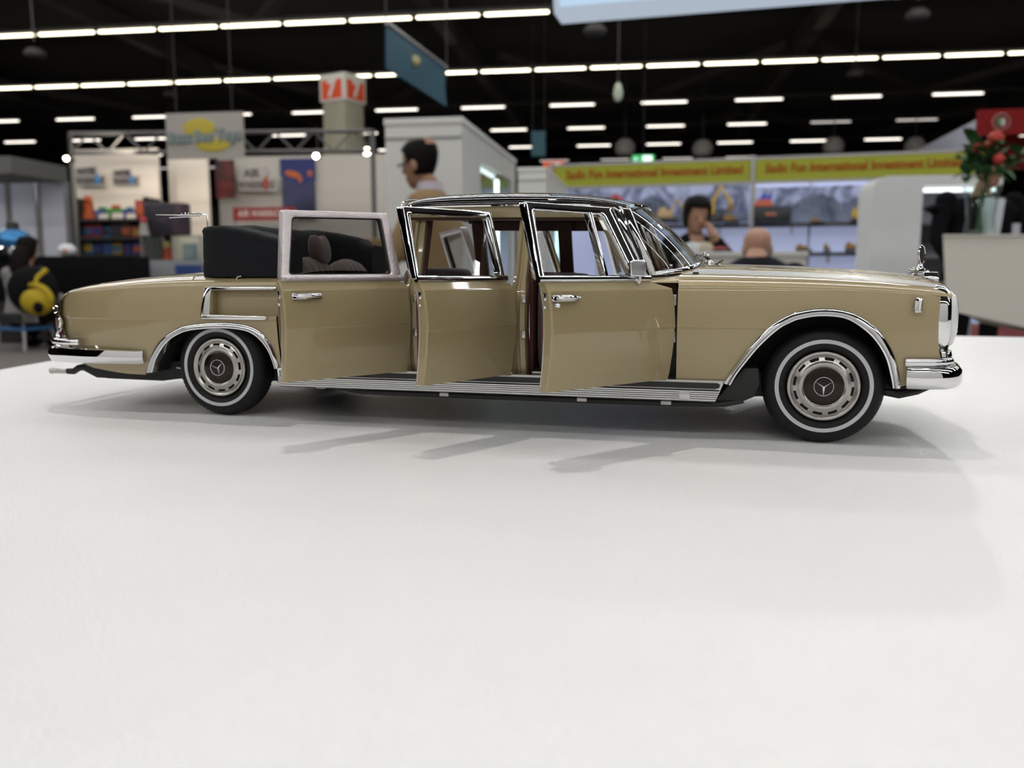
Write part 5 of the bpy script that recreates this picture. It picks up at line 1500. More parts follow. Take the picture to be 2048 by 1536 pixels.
# exhaust and dark underside
mb = MB(); mb.lathe([(1.15, -8.6), (1.15, -1.0), (1.35, -0.6), (1.45, -0.2), (1.35, 0.1), (1.1, 0), (1.0, -2), (0.05, -2)], (0, 0, 0), 'X', 20)
for sg in (-1,):
    ex = [(-p[0] - 194.2, p[1] - 39, p[2] + 13.9) for p in mb.V]
    mb.V = ex
    cb(mb, 'exhaust_tip', m_satin, sharp=50)
mb = MB()
mb.tube([(-186.0, -39, 13.9), (-183, -39, 13.9), (-180.5, -39, 15.4), (-178, -38.5, 15.8), (-172, -38, 13.6), (-160, -36, 13.4)], [1.25, 1.3, 1.3, 1.6, 2.2, 2.2], 10)
cb(mb, 'exhaust_pipe', m_under)
mb = MB()
fl = [(-176, 15.2), (-174, 13.0), (-166, 11.6), (-140, 11.4), (-132, 12.5), (-84, 13.0), (-58, 12.6), (-50, 11.3), (77, 11.3), (84, 13.2), (134, 15.5), (140, 19), (140, 22), (-176, 19)]
mb.prism(fl, -40, 40, lambda p, q, t: (p, t, q))
mb.prism([(-84, 13.5), (-58, 13.0), (-50, 12.2), (75, 12.2), (76, 17.5), (-84, 17.5)], -48.5, 48.5, lambda p, q, t: (p, t, q))
cb(mb, 'floor_pan', m_under, smooth=False)
mb = MB(); mb.box((-9, 0, 18.2), (142, 92, 1.2)); cb(mb, 'cabin_carpet', m_carpet)
# lower front fender splash panel between rocker and wheel
for sg in (-1, 1):
    mb = MB(); mb.prism([(75, 12.6), (84, 13.0), (87.5, 14.6), (89.0, 18.8), (88.5, 24), (84, 24), (79, 18)], 38, 50, lambda p, q, t: (p, sg * t, q))
    cb(mb, 'splash_panel', m_under, bevel=0.6)

# ---- rockers
for sg in (-1, 1):
    pr = [(-47.5, 20.0), (-51.4, 20.0), (-52.1, 19.7), (-52.2, 19.3), (-51.2, 19.1), (-51.3, 16.7), (-52.9, 16.5)]
    z = 16.4
    for i in range(5):
        pr += [(-53.3, z), (-53.3, z - 0.42), (-52.9, z - 0.5)]
        z -= 0.68
    pr += [(-52.6, 12.9), (-51.0, 12.4), (-47.5, 12.6)]
    e0, e1 = [], []
    for y, zz in pr:
        e0.append((-80.9 - (zz - 12) * 0.02, -sg * y, zz)); e1.append((75.0 + (zz - 12.4) * 0.42, -sg * y, zz))
    mb = MB(); mb.grid([e0, e1]); mb.add(e0, [tuple(range(len(e0)))]); mb.add(e1, [tuple(range(len(e1)))])
    rk = cb(mb, 'rocker_panel', m_alu, sharp=25)
    mb = MB(); mb.prism([(-79.6, 18.85), (75.8, 18.85), (76.6, 18.4), (76.4, 17.4), (75.2, 16.95), (-79.6, 16.95)], 51.1, 51.75, lambda p, q, t: (p, sg * t, q)); cb(mb, 'black_insert', m_band, rk)
    mb = MB(); mb.box((65.5, sg * 53.2, 14.8), (3.6, 0.7, 2.9)); cb(mb, 'rocker_joint', m_alu, rk, bevel=0.25)
    mb = MB(); mb.tube([(-64, sg * 48.5, 13.0), (-56, sg * 49.5, 12.4), (-50, sg * 50, 11.6), (-40, sg * 50.2, 11.5), (60, sg * 50.2, 11.5), (78, sg * 50, 11.9), (84, sg * 49, 13.2)], 0.95, 10); ur = cb(mb, 'under_rail', m_under)
    for x in (-65, -17.5, 31.5, 59.5):
        mb = MB(); mb.box((x, sg * 50.9, 11.75 if x > -60 else 12.9), (3.4, 0.9, 1.3)); cb(mb, 'rail_clip', m_satin, ur, bevel=0.15)
    for x0, x1 in ((14, 60), (-25, 5), (-76, -33)):
        mb = MB(); mb.box(((x0 + x1) / 2, sg * 49.2, 20.5), (x1 - x0, 2.6, 0.7)); cb(mb, 'step_plate', m_satin, bevel=0.15)
    mb = MB(); mb.ring([(-81.6, 19.4), (-79.0, 19.4), (-79.0, 16.0), (-81.2, 15.6)], [(-81.0, 18.8), (-79.3, 18.8), (-79.3, 16.5), (-80.8, 16.4)], 51.0, 52.6, lambda p, q, t: (p, sg * t, q)); cb(mb, 'rocker_end_frame', m_chrome)

# ---- wheels
def star(mb, r, w, h, y):
    """three-pointed star in the wheel plane, standing proud of y"""
    for k in range(3):
        a = -PI / 2 + 2 * PI * k / 3
        t = (math.cos(a) * r, math.sin(a) * r)
        l = (math.cos(a + PI / 3) * w, math.sin(a + PI / 3) * w)
        q = (math.cos(a - PI / 3) * w, math.sin(a - PI / 3) * w)
        mb.add([(0, y + h, 0), (l[0], y, l[1]), (t[0], y, t[1]), (q[0], y, q[1])], [(0, 1, 2), (0, 2, 3)])
def make_wheel(x, y, out, rr_spin, steer=0.0):
    """out = -1: the outer face looks to -y.  The mesh is built with its outer face at +h, then turned."""
    RT = 18.634
    w = empty('wheel', (x * S, y * S, RT * S))
    w.parent = car
    w.rotation_euler = (0, rr_spin, (0 if out > 0 else PI) + steer)
    HW = 5.2
    # tyre: lathe with tread notches on the shoulder
    n = 144
    prf = [(11.0, HW - 2.6), (11.2, HW - 1.4), (11.6, HW - 0.5), (12.6, HW + 0.05), (13.6, HW + 0.3), (14.85, HW + 0.32), (15.6, HW + 0.2), (16.5, HW - 0.15), (17.0, HW - 0.5), (17.15, HW - 0.62), (17.9, HW - 1.2), (18.45, HW - 2.1), (18.634, HW - 3.2), (18.634, 0)]
    prf = prf + [(r, -h) for r, h in reversed(prf[:-1])]
    rows = []
    for r, h in prf:
        row = []
        for j in range(n):
            a = 2 * PI * j / n
            dr = -0.28 if (r > 17.4 and j % 2 == 0 and r < 18.6) else 0.0
            row.append(((r + dr) * math.cos(a), h, (r + dr) * math.sin(a)))
        rows.append(row)
    mb = MB(); mb.grid(rows, cv=True)
    cb(mb, 'tyre', m_rubber, w, sharp=40)
    L = lambda p: MB().lathe([(r, -h) for r, h in p], (0, 0, 0), 'Y', 72)
    cb(L([(13.55, HW + 0.2), (13.6, HW + 0.42), (14.8, HW + 0.44), (14.86, HW + 0.2)]), 'whitewall_band', m_white, w)
    cb(L([(11.2, HW - 1.6), (11.25, HW - 0.5), (11.0, HW + 0.2), (10.6, HW + 0.42), (10.1, HW + 0.2), (9.75, HW - 0.35), (9.55, HW - 0.45)]), 'rim', m_satin, w, sharp=60)
    # slotted hub-cap ring: built as sectors round twelve windows
    n = 96
    rows = []
    for r, h in [(9.6, HW - 0.45), (9.2, HW - 0.2), (9.0, HW - 0.1), (8.4, HW + 0.05), (8.1, HW + 0.25), (7.75, HW + 0.35), (7.5, HW + 0.7), (7.0, HW + 0.85), (6.6, HW + 0.7), (6.35, HW + 0.4), (6.2, HW + 0.35)]:
        rows.append([(r * math.cos(2 * PI * j / n), h, r * math.sin(2 * PI * j / n)) for j in range(n)])
    mb = MB(); mb.grid(rows, cv=True, skip=lambda i, j: 1 <= i <= 2 and (j % 8) < 5)
    hc = cb(mb, 'hub_cap', m_satin, w, sharp=45)
    cb(L([(10.5, HW - 1.4), (0.05, HW - 1.4)]), 'slot_backing', m_under, w)
    cb(L([(6.25, HW + 0.3), (5.9, HW + 0.55), (4.5, HW + 0.8), (2.5, HW + 0.95), (0.02, HW + 1.0)]), 'hub_disc', m_disc, hc, sharp=60)
    mb = MB()
    mb.tube([(2.95 * math.cos(2 * PI * j / 36), HW + 1.05, 2.95 * math.sin(2 * PI * j / 36)) for j in range(36)], 0.11, 6, closed=True)
    star(mb, 2.9, 0.42, 0.22, HW + 1.0)
    cb(mb, 'star_emblem', m_chrome, hc, sharp=20)
    cb(L([(10.8, -HW + 2.4), (10.4, -HW + 1.4), (0.05, -HW + 1.4)]), 'inner_wheel_face', m_under, w)
    return w
for sx in (1, -1):
    for sg in (-1, 1):
        x = sx * 108.35
        make_wheel(x, sg * 43.6, sg, R({(1, -1): 0, (-1, -1): 14}.get((sx, sg), 40)), 0.0)
for x in (108.35, -108.35):
    mb = MB(); mb.tube([(x, -40, 18.6), (x, 40, 18.6)], 1.6, 10); cb(mb, 'axle', m_under)
mb = MB(); mb.tube([(-133, -40, 17.2), (-120, -40, 16.4)], 0.8, 8); cb(mb, 'stabiliser_link', m_satin)

# ---- roof, pillars, windscreen
def zc_r(x): return sinterp(x, [-36.5, -35.5, -33, -28, -18, -6, 9, 22, 32, 38, 42.5, 45.0, 46.0], [79.3, 80.6, 82.2, 83.4, 84.1, 84.3, 84.0, 83.2, 82.1, 81.1, 79.9, 78.6, 77.6])
def yr_r(x): return sinterp(x, [-36.5, -34, -30, 20, 34, 40, 44, 46], [39.0, 40.3, 41.0, 41.0, 40.6, 39.8, 38.4, 37.0])
def z0_r(x): return sinterp(x, [-36.5, -20, 25, 36, 42, 46], [77.6, 77.8, 77.6, 77.0, 76.0, 75.2])
xs = [-36.5, -36.0, -35, -33.5, -31, -28, -23, -15, -5, 5, 15, 24, 31, 36, 40, 43, 45, 46]
mb = MB(); rr_ = shell_rows(xs, zc_r, 2.35, yw=yr_r, zbf=z0_r)
rr_ = [[(p[0] + (2.2 * (1 - (p[1] / 41) ** 2) if x > 40 else (-1.5 * (1 - (p[1] / 41) ** 2) if x < -33 else 0)), p[1], p[2]) for p in row] for x, row in zip(xs, rr_)]
mb.grid(rr_); cb(mb, 'roof', m_black, sharp=40)
mb = MB()
mb.grid([[(p[0] * 0.985 + 0.1, p[1] * 0.95, p[2] - 1.6 - (0.9 if abs(p[1]) < 36 else 0)) for p in row] for row in rr_[1:-1]])
hl = cb(mb, 'headliner', m_brown, sharp=60)
mb = MB(); mb.ball((16, 0, 80.0), (6.5, 3.2, 1.4)); cb(mb, 'dome_lamp', m_lamp_in, hl)
# transverse seam across the roof
mb = MB(); mb.tube([(p[0] - 3.0, p[1] * 1.002, p[2] + 0.12) for p in rr_[3]], 0.28, 6); cb(mb, 'roof_rear_moulding', m_chrome)
for sg in (-1, 1):
    mb = MB()
    pth = [(x, sg * (yr_r(x) + 0.55), z0_r(x) - 0.15) for x in (-36, -33, -28, -15, 0, 15, 26, 33, 38)] + [(41.5, sg * 40.6, 75.4), (44.2, sg * 41.6, 70.5), (47.6, sg * 43.6, 63.5), (51.0, sg * 45.8, 56.5), (52.4, sg * 46.6, 53.4)]
    mb.tube(smooth_path(pth, 3), 0.62, 8); cb(mb, 'drip_rail', m_chrome)
    # body-coloured rail above the doors
    mb = MB()
    mb.prism([(-33.5, 73.9), (38.6, 72.8), (40.2, 76.4), (30, 77.4), (-34.5, 77.6)], 39.2, 41.2, lambda p, q, t: (p, sg * t, q)); cb(mb, 'door_header', m_gold, bevel=0.3)
    mb = MB()
    mb.prism([(-33.5, 73.0), (38.0, 72.0), (39.2, 76.0), (-34, 76.8)], 37.6, 39.3, lambda p, q, t: (p, sg * t, q)); cb(mb, 'headliner_edge', m_brown)
    # A pillar
    def pil(x0b, x1b, x0t, x1t, zb_, zt, yb_, yt, th, m, name, bev=0.3):
        mb = MB()
        v = []
        for z, xa, xb, y in ((zb_, x0b, x1b, yb_), (zt, x0t, x1t, yt)):
            v += [(xa, sg * y, z), (xb, sg * y, z), (xb, sg * (y - th), z), (xa, sg * (y - th), z)]
        mb.add(v, [(0, 1, 2, 3), (7, 6, 5, 4), (0, 4, 5, 1), (1, 5, 6, 2), (2, 6, 7, 3), (3, 7, 4, 0)])
        return cb(mb, name, m, bevel=bev)
    pil(48.6, 52.3, 39.0, 42.6, 52.6, 76.6, 46.6, 40.3, 3.4, m_chrome, 'windscreen_pillar', 0.9)
    pil(52.0, 55.4, 42.4, 45.2, 53.0, 76.2, 46.0, 39.6, 2.6, m_chrome, 'pillar_moulding', 0.8)
    pil(47.2, 49.4, 38.0, 40.0, 52.6, 76.0, 44.8, 38.9, 3.0, m_brown, 'pillar_inner_trim', 0.3)
    # door pillars: outer painted, inner trimmed
    for x0, x1, nm in ((6.4, 11.4, 'centre_pillar'), (-32.2, -27.6, 'quarter_pillar')):
        rows = []
        for z in [19.5, 24, 30, 36.7, 44, 49, 52, 56, 62, 68, 75]:
            y = 54 + prof(z) - 3.2 + (0.4 if z > 52 else 0)
            wv = 1.0 if z < 50 else 0.8
            c = (x0 + x1) / 2; h = (x1 - x0) / 2 * wv
            rows.append([(c - h, sg * (y - 3.4), z), (c - h, sg * y, z), (c - h * 0.35, sg * (y + 0.5), z), (c - h * 0.2, sg * (y - 0.4), z), (c + h * 0.2, sg * (y - 0.4), z), (c + h * 0.35, sg * (y + 0.3), z), (c + h, sg * (y - 0.2), z), (c + h, sg * (y - 3.4), z)])
        mb = MB(); mb.grid(rows, cv=True); pl_ = cb(mb, nm, m_gold, sharp=40)
        rows = []
        for z in [18.5, 36.7, 49, 53, 62, 75.5]:
            y = 54 + prof(z) - 6.4
            c = (x0 + x1) / 2; h = (x1 - x0) / 2 * 1.15
            rows.append([(c - h, sg * (y - 2.0), z), (c - h, sg * y, z), (c + h, sg * y, z), (c + h, sg * (y - 2.0), z)])
        mb = MB(); mb.grid(rows, cv=True); cb(mb, 'pillar_trim', m_brown, pl_, sharp=40)
        for z in (33.5, 45.5):
            mb = MB(); mb.box((x1 - 0.2, sg * (50.9 + prof(z) + 0.4), z), (1.6, 1.4, 2.6)); cb(mb, 'door_hinge', m_satin, pl_, bevel=0.25)
        mb = MB(); mb.box((x0 + 1.1, sg * (51.2 + prof(40)), 39.5), (1.0, 0.7, 6.0)); cb(mb, 'striker_plate', m_chrome, pl_, bevel=0.2)
    for z in (33.5, 45.5):
        mb = MB(); mb.box((61.0, sg * (50.4 + prof(z)), z), (2.4, 2.0, 3.6)); cb(mb, 'door_hinge', m_satin, bevel=0.25)
    # jamb strips on the body behind each door
    mb = MB()
    mb.grid([[side(-80.0, z, sg, -0.4), side(-79.2, z, sg, -1.2), side(-79.4, z, sg, -4.5), (-80.6, sg * 42, z)] for z in (19.5, 24, 28, 32, 36, 40, 44, 48, 50.5)])
    cb(mb, 'rear_door_jamb', m_gold, sharp=50)
    mb = MB(); mb.box((-79.0, sg * 50.6, 45), (0.8, 1.6, 7.5)); cb(mb, 'door_lock_plate', m_satin, bevel=0.2)
    mb = MB(); mb.box((-79.0, sg * 50.8, 34), (0.8, 1.2, 5.0)); cb(mb, 'door_lock_plate', m_satin, bevel=0.2)
    mb = MB()
    mb.grid([[side(62.6, z, sg, -0.2), side(62.4, z, sg, -1.4), (61.8, sg * 44, z), (58, sg * 43, z)] for z in (19.5, 26, 32, 38, 44, 49.2)])
    cb(mb, 'front_door_jamb', m_under, sharp=50)

WSY = 44.6
def ws_b(y):
    u = 1 - (abs(y) / WSY) ** 7
    return (54.0 + 12.6 * u + 1.4 * (1 - (y / WSY) ** 2), y, 53.9 + 4.7 * max(0, 1 - (y / WSY) ** 2) ** 0.9)
def ws_t(y):
    v = y * 38.4 / WSY
    u = 1 - (abs(y) / WSY) ** 2.2
    return (44.2 + 3.4 * u, v, 76.2 + 2.0 * u)
ys = [WSY * math.copysign(1 - (1 - abs(i) / 18) ** 2.2, i) for i in range(-18, 19)]
def ws(y, t):
    a, b = Vector(ws_b(y)), Vector(ws_t(y))
    p = a.lerp(b, t)
    bow = 0.9 * math.sin(PI * t)
    return p + Vector((bow * 0.7, 0, bow * 0.7))
mb = MB(); mb.grid([[ws(y, t) for y in ys] for t in (0, .15, .3, .45, .6, .75, .9, 1)])
wg = cb(mb, 'windscreen', m_cglass, sharp=60)
mb = MB(); mb.tube([(p[0] + 0.3, p[1], p[2] - 0.35) for p in [ws_b(y) for y in ys]], 1.15, 10); cb(mb, 'windscreen_base_trim', m_chrome)
mb = MB(); mb.tube([(p[0] + 0.3, p[1], p[2]) for p in [ws_t(y) for y in ys]], 0.8, 8); cb(mb, 'windscreen_header_trim', m_chrome)
for sg in (-1, 1):
    mb = MB(); mb.tube([(-1.0 + p[0] * 1, p[1], p[2]) for p in [(52.5, sg * 46.4, 52.6), (58, sg * 45.2, 52.8), (64, sg * 43.6, 53.4)]], 0.8, 8); cb(mb, 'belt_end_trim', m_chrome)
    mb = MB(); mb.box((67.6, sg * 42.6, 53.7), (2.0, 1.6, 1.7)); cb(mb, 'washer_jet', m_under, bevel=0.35)
    # wiper: hub, arm, blade
    mb = MB(); mb.lathe([(0.05, 0), (1.1, 0), (1.0, 1.4), (0.5, 1.9), (0.05, 2.0)], (71.3, sg * 13, 57.0), 'Z', 14)
    wp = cb(mb, 'wiper', m_chrome, sharp=60)
    mb = MB(); mb.tube([(71.3, sg * 13, 58.6), (69.6, sg * 11.0, 60.4), (68.2, sg * 8.0, 60.8), (66.9, sg * -2.0, 60.6)], [0.55, 0.6, 0.4, 0.3], 8); cb(mb, 'wiper_arm', m_chrome, wp)
    mb = MB(); mb.tube([ws(y, 0.09) + Vector((0.4, 0, 0.5)) for y in [sg * v for v in (14, 8, 2, -4, -10)]], 0.28, 6); cb(mb, 'wiper_blade', m_band, wp)
    mb = MB(); mb.box((69.6, sg * 11.0, 60.9), (1.6, 1.6, 1.4), (0.3, 0.4, 0.2)); mb.box((70.8, sg * 12.2, 58.0), (1.6, 1.2, 1.8), (0.2, -0.5, 0.3)); cb(mb, 'wiper_joint', m_chrome, wp, bevel=0.25)
mb = MB(); mb.prism([(71.0, -17), (75.5, -14), (76.2, 0), (75.5, 14), (71.0, 17)], 57.2, 57.75, lambda p, q, t: (p, q, t - abs(q) * 0.025)); cv_ = cb(mb, 'cowl_vent', m_chrome, bevel=0.15)
for sg in (-1, 1):
    mb = MB(); mb.tube([(73.0, sg * 16, 56.6), (74.6, sg * 15.4, 57.8), (76.0, sg * 15, 58.8)], 0.35, 6); cb(mb, 'vent_stay', m_chrome, cv_)
# interior mirror
mb = MB(); mb.ball((47.2, 0, 71.5), (1.0, 5.2, 1.8)); im = cb(mb, 'interior_mirror', m_under, sharp=60)
mb = MB(); mb.tube([(47.2, 0, 72.5), (47.0, 0, 77.0)], 0.3, 6); cb(mb, 'mirror_stalk', m_chrome, im)

# ---- doors, built shut against the body, then swung on their hinges
m_flockb = m_brown
def make_door(kind, sg, hx, ang, L, out, inn, skin_top, frame_m, handle=None, vent=None, belt=(0, 0)):
    HY = 53.0
    d = empty('%s_door' % kind, (hx * S, sg * HY * S, 0))
    d.parent = car
    d.rotation_euler = (0, 0, R(ang) * (1 if sg < 0 else -1))
    def q(u, z, off=0.0):           # car-shut position relative to the hinge
        return (-u, sg * (54 + prof(z) + off - HY), z)
    lv = [19.8, 20.4, 22, 25, 28, 31, 34, 36.5, 36.9, 40, 43, 46, 48.7, 49.0, 49.25, 50.2, 51.2, 51.9]
    us = [0, 0.5] + [L * i / 10 for i in range(1, 10)] + [L - 0.5, L]
    def lim(u, z): return min(z, skin_top(u))
    outer = [[q(u, lim(u, z), -0.35 if i in (0, len(us) - 1) else 0) for z in lv] for i, u in enumerate(us)]
    TH = 2.6 if kind == 'rear' else 3.8
    inner_y = lambda z: sg * (54 + prof(z) * 0.75 - TH - HY)
    inner = [[(-u, inner_y(lim(u, z)), lim(u, z)) for z in lv] for u in us]
    mb = MB()
    mb.grid(outer); mb.grid(inner)
    mb.grid([outer[0], inner[0]]); mb.grid([outer[-1], inner[-1]])
    mb.grid([[r[0] for r in outer], [r[0] for r in inner]]); mb.grid([[r[-1] for r in outer], [r[-1] for r in inner]])
    sk = cb(mb, 'door_skin', m_gold, d, sharp=26)
    mb = MB()
    mb.prism([(1.5, 21), (L - 1.5, 21), (L - 1.5, 51.2), (1.5, min(51.2, skin_top(1.5) - 0.5))], 0, 1, lambda p, z, t: (-p, inner_y(z) - sg * 0.9 * t, z))
    ip = cb(mb, 'inner_door_panel', m_brown, d, bevel=0.3)
    mb = MB(); mb.box((-L * 0.5, inner_y(42) - sg * 2.0, 42), (L * 0.5, 2.4, 2.4)); cb(mb, 'armrest', m_velour, ip, bevel=0.7)
    # lock furniture on the trailing edge and rubber weatherstrip
    mb = MB(); mb.box((-L - 0.15, sg * (51.0 - HY), 47.4), (0.5, 1.4, 2.2)); mb.ball((-L - 0.4, sg * (51.4 - HY), 44.4), 0.5); cb(mb, 'door_latch', m_chrome, d, bevel=0.15)
    mb = MB(); mb.tube([(-L + 0.2, inner_y(z) + sg * 0.3, z) for z in (21, 28, 36, 44, 50)], 0.35, 6); cb(mb, 'weatherstrip', m_satin, d)
    # window frame: outer and inner outline in (u, z)
    def rnd(P, r, k=4):
        res = []
        n = len(P)
        for i in range(n):
            p = Vector(P[i]); a = (Vector(P[i - 1]) - p).normalized(); b = (Vector(P[(i + 1) % n]) - p).normalized()
            for j in range(k + 1):
                t = j / k
                res.append(tuple((p + a * r * (1 - t) ** 2 + b * r * t ** 2)))
        return res
    fo, fi = rnd(out, 0.8), rnd(inn, 1.2)
    mb = MB(); mb.ring(fo, fi, -2.6, 0.6, lambda p, z, t: q(p, z, t)); fr = cb(mb, 'window_frame', frame_m, d, bevel=0.35)
    ce = Vector((sum(p[0] for p in inn) / len(inn), sum(p[1] for p in inn) / len(inn)))
    sh = lambda P, k: [tuple(ce + (Vector(p) - ce) * k) for p in P]
    mb = MB(); mb.ring(sh(fi, 1.015), sh(fi, 0.965), -1.6, -0.1, lambda p, z, t: q(p, z, t)); cb(mb, 'frame_liner', m_band if frame_m is m_silver else m_chrome, fr)
    fi2 = sh(fi, 1.02)
    mb = MB(); mb.add([q(p[0], p[1], -1.0) for p in fi2], [tuple(range(len(fi2)))]); cb(mb, 'window_glass', m_smoke if kind == 'rear' else m_cglass, fr, smooth=False)
    if vent:
        mb = MB()
        mb.prism([(vent - 0.8, 52.8), (vent + 0.8, 52.8), (vent + 0.8, 73.0), (vent - 0.8, 73.0)], -2.2, 0.5, lambda p, z, t: q(p, z, t)); cb(mb, 'vent_post', m_chrome, fr, bevel=0.35)
    mb = MB()
    mb.prism([(belt[0], 51.7), (belt[1], 51.7), (belt[1], 52.9), (belt[0], 52.9)], -1.6, 1.0, lambda p, z, t: q(p, min(z, 52.4), t)); 
    mb = MB(); mb.tube([q(belt[0] + (belt[1] - belt[0]) * i / 8, 52.35, 0.2) for i in range(9)], 1.1, 10); cb(mb, 'belt_moulding', m_chrome if frame_m is not m_silver else m_silver, d)
    if handle:
        u0, u1, zc = handle
        mb = MB()
        mb.prism([(u0, zc - 0.95), (u1, zc - 1.0), (u1, zc + 0.85), (u0, zc + 0.8)], -0.2, 1.0, lambda p, z, t: q(p, z, t))
        hd = cb(mb, 'door_handle', m_chrome, d, bevel=0.3)
        mb = MB()
        mb.tube([q(u0 + 0.3, zc - 0.1, 1.1), q(u0 + 1.2, zc, 2.0), q((u0 + u1) / 2, zc, 2.2), q(u1 - 2.6, zc, 2.0), q(u1 - 1.6, zc, 1.4)], [0.45, 0.62, 0.66, 0.62, 0.45], 10); cb(mb, 'pull_bar', m_chrome, hd)
        if kind == 'front':
            mb = MB(); mb.lathe([(0.05, 1.9), (0.6, 1.7), (0.8, 0.9), (0.8, 0)], (0, 0, 0), 'Y', 14)
            mb.V = [(v[0] - (u1 - 1.2), (v[1] * (1 if sg < 0 else -1)) + q(0, 45.0)[1], v[2] + 45.0) for v in mb.V]; cb(mb, 'key_lock', m_chrome, hd, sharp=60)
    return d, q
for sg in (-1, 1):
    a = {'front': 52.3, 'middle': 62.0, 'rear': 56.0}
    d, q = make_door('front', sg, 61.5, a['front'], 52.6,
        [(9.0, 52.0), (54.0, 52.0), (52.2, 74.7), (17.0, 74.7)], [(15.4, 53.2), (51.6, 53.0), (49.7, 72.8), (22.2, 72.6)],
        lambda u: interp(u, [0, 11], [49.2, 51.9]), m_chrome, (41.9, 52.0, 47.1), vent=26.8, belt=(8.6, 54.4))
    mb = MB(); mb.tube([q(14.8, 51.4, 0.2), q(14.6, 52.2, 1.6), q(14.2, 53.4, 2.6)], [0.9, 0.55, 0.5], 8); mr_ = cb(mb, 'wing_mirror', m_chrome, d)
    mo = [(-2.5, 0.1), (2.4, 0.0), (2.75, 4.4), (2.2, 5.2), (-2.2, 5.2), (-2.85, 4.6)]
    yb0 = q(0, 53, 0)[1]
    hinge = Matrix.Rotation(-R(26) * (1 if sg < 0 else -1), 3, 'Z')
    def mf(p, z, t):
        v = hinge @ Vector((p, sg * t, 0))
        b = q(15.8, 53.0, 2.9)
        return (b[0] + v.x, b[1] + v.y, 53.0 + z)
    mb = MB(); mb.prism(mo, -1.5, 0.4, mf); cb(mb, 'mirror_housing', m_chrome, mr_, bevel=0.5, seg=3)
    mb = MB(); mb.prism([(p * 0.84, 2.6 + (z - 2.6) * 0.84) for p, z in mo], 0.35, 0.65, mf); cb(mb, 'mirror_face', mat('mirror_face_grey', (0.30, 0.29, 0.31), 0.25, 0.6), mr_, bevel=0.1)
    make_door('middle', sg, 8.7, a['middle'], 40.6,
        [(1.4, 52.0), (41.4, 52.0), (38.8, 74.6), (-1.0, 75.2)], [(3.2, 53.1), (39.6, 52.9), (36.6, 72.4), (1.3, 73.2)],
        lambda u: interp(u, [0, 2.4], [50.2, 51.9]), m_chrome, None, belt=(1.2, 41.2))
    make_door('rear', sg, -29.1, a['rear'], 47.6,
        [(1.0, 52.2), (46.4, 52.0), (40.6, 74.4), (0.4, 75.2)], [(4.6, 53.8), (43.4, 53.6), (38.0, 72.2), (3.6, 73.0)],
        lambda u: interp(u, [0, 2.4], [50.2, 51.9]), m_silver, (34.4, 44.9, 47.0), belt=(0.8, 46.8))

# ---- interior
def cushion(name, c, size, m, parent=None, r=2.0, ribs=0, rot=None, bulge_z=0.0):
    """padded block: rounded, with vertical pipes across its width"""
    mb = MB()
    nx, ny, nz = 6, max(24, ribs * 6), 8
    sx, sy, sz = size[0] / 2, size[1] / 2, size[2] / 2
    def sq(t): return math.copysign(abs(t) ** 0.45, t)
    rows = []
    for i in range(20):
        th = PI * i / 19 - PI / 2
        row = []
        for j in range(ny + 1):
            v = -1 + 2 * j / ny
            e = (1 - abs(v) ** 8) ** (1 / 8) if abs(v) < 1 else 0
            rib = 1 + (0.05 * abs(math.sin(PI * (v + 1) / 2 * ribs)) if ribs else 0)
            ring = []
            row.append((v, th, e, rib))
        rows.append(row)
    R_ = []
    for j in range(ny + 1):
        v, e, rib = rows[0][j][0], rows[0][j][2], rows[0][j][3]
        ring = []
        for k in range(28):
            a = 2 * PI * k / 28
            ring.append((c[0] + sx * sq(math.cos(a)) * e * rib, c[1] + sy * v, c[2] + sz * sq(math.sin(a)) * (0.6 + 0.4 * e) * (1 if math.sin(a) < 0 else 1 + bulge_z * math.cos(v * PI * 1.0) * -1)))
        R_.append(ring)
    mb.grid(R_, cv=True)
    mb.add(R_[0], [tuple(range(28))]); mb.add(R_[-1], [tuple(range(27, -1, -1))])
    return cb(mb, name, m, parent, sharp=60)
# rear bench: two shaped backrests with pleats, one two-lobed headrest
rs = cushion('rear_bench', (-74, 0, 33), (30, 76, 12), m_velour, ribs=0)
for k, yc in enumerate((-18.5, 15.5)):
    rows = []
    n = 42
    for j in range(n + 1):
        v = -1 + 2 * j / n
        top = 60.6 - 0.3 * k - 5.5 * abs(v) ** 2.6
        pl = 0.42 * abs(math.sin(PI * 3.5 * (v + 1))) ** 0.6
        x0 = -82.0
        rows.append([(x0 - 6, yc + 17 * v, 30), (x0 - 7, yc + 17 * v, top - 4), (x0 - 5.5, yc + 17 * v, top - 0.8), (x0 - 3.0, yc + 17 * v, top), (x0 - 0.6 + pl * 0.4, yc + 17 * v, top - 1.0), (x0 + 1.2 + pl, yc + 17 * v, top - 3.4), (x0 + 2.8 + pl, yc + 17 * v, top - 8), (x0 + 4.4 + pl, yc + 17 * v, 44), (x0 + 6, yc + 17 * v, 30)])
    mb = MB(); mb.grid(rows); cb(mb, 'seat_back', m_velour, rs, sharp=70)
mb = MB()
rows = []
for i in range(15):
    t = PI * i / 14
    row = []
    for j in range(28):
        a = 2 * PI * j / 28
        y = 7.6 * math.sin(t) ** 0.6 * math.copysign(abs(math.cos(a)) ** 0.7, math.cos(a))
        x = 2.9 * math.sin(t) ** 0.6 * math.sin(a)
        z = 6.0 * -math.cos(t)
        if z > 0: z *= 0.78 + 0.30 * min(1, (abs(y) / 3.8)) ** 1.3 - 0.10 * (abs(y) / 7.6) ** 3
        row.append((-83.6 + x + z * -0.12, -12.4 + y, 63.6 + z))
    rows.append(row)
mb.grid(rows, cv=True); cb(mb, 'headrest', m_velour, rs, sharp=80)
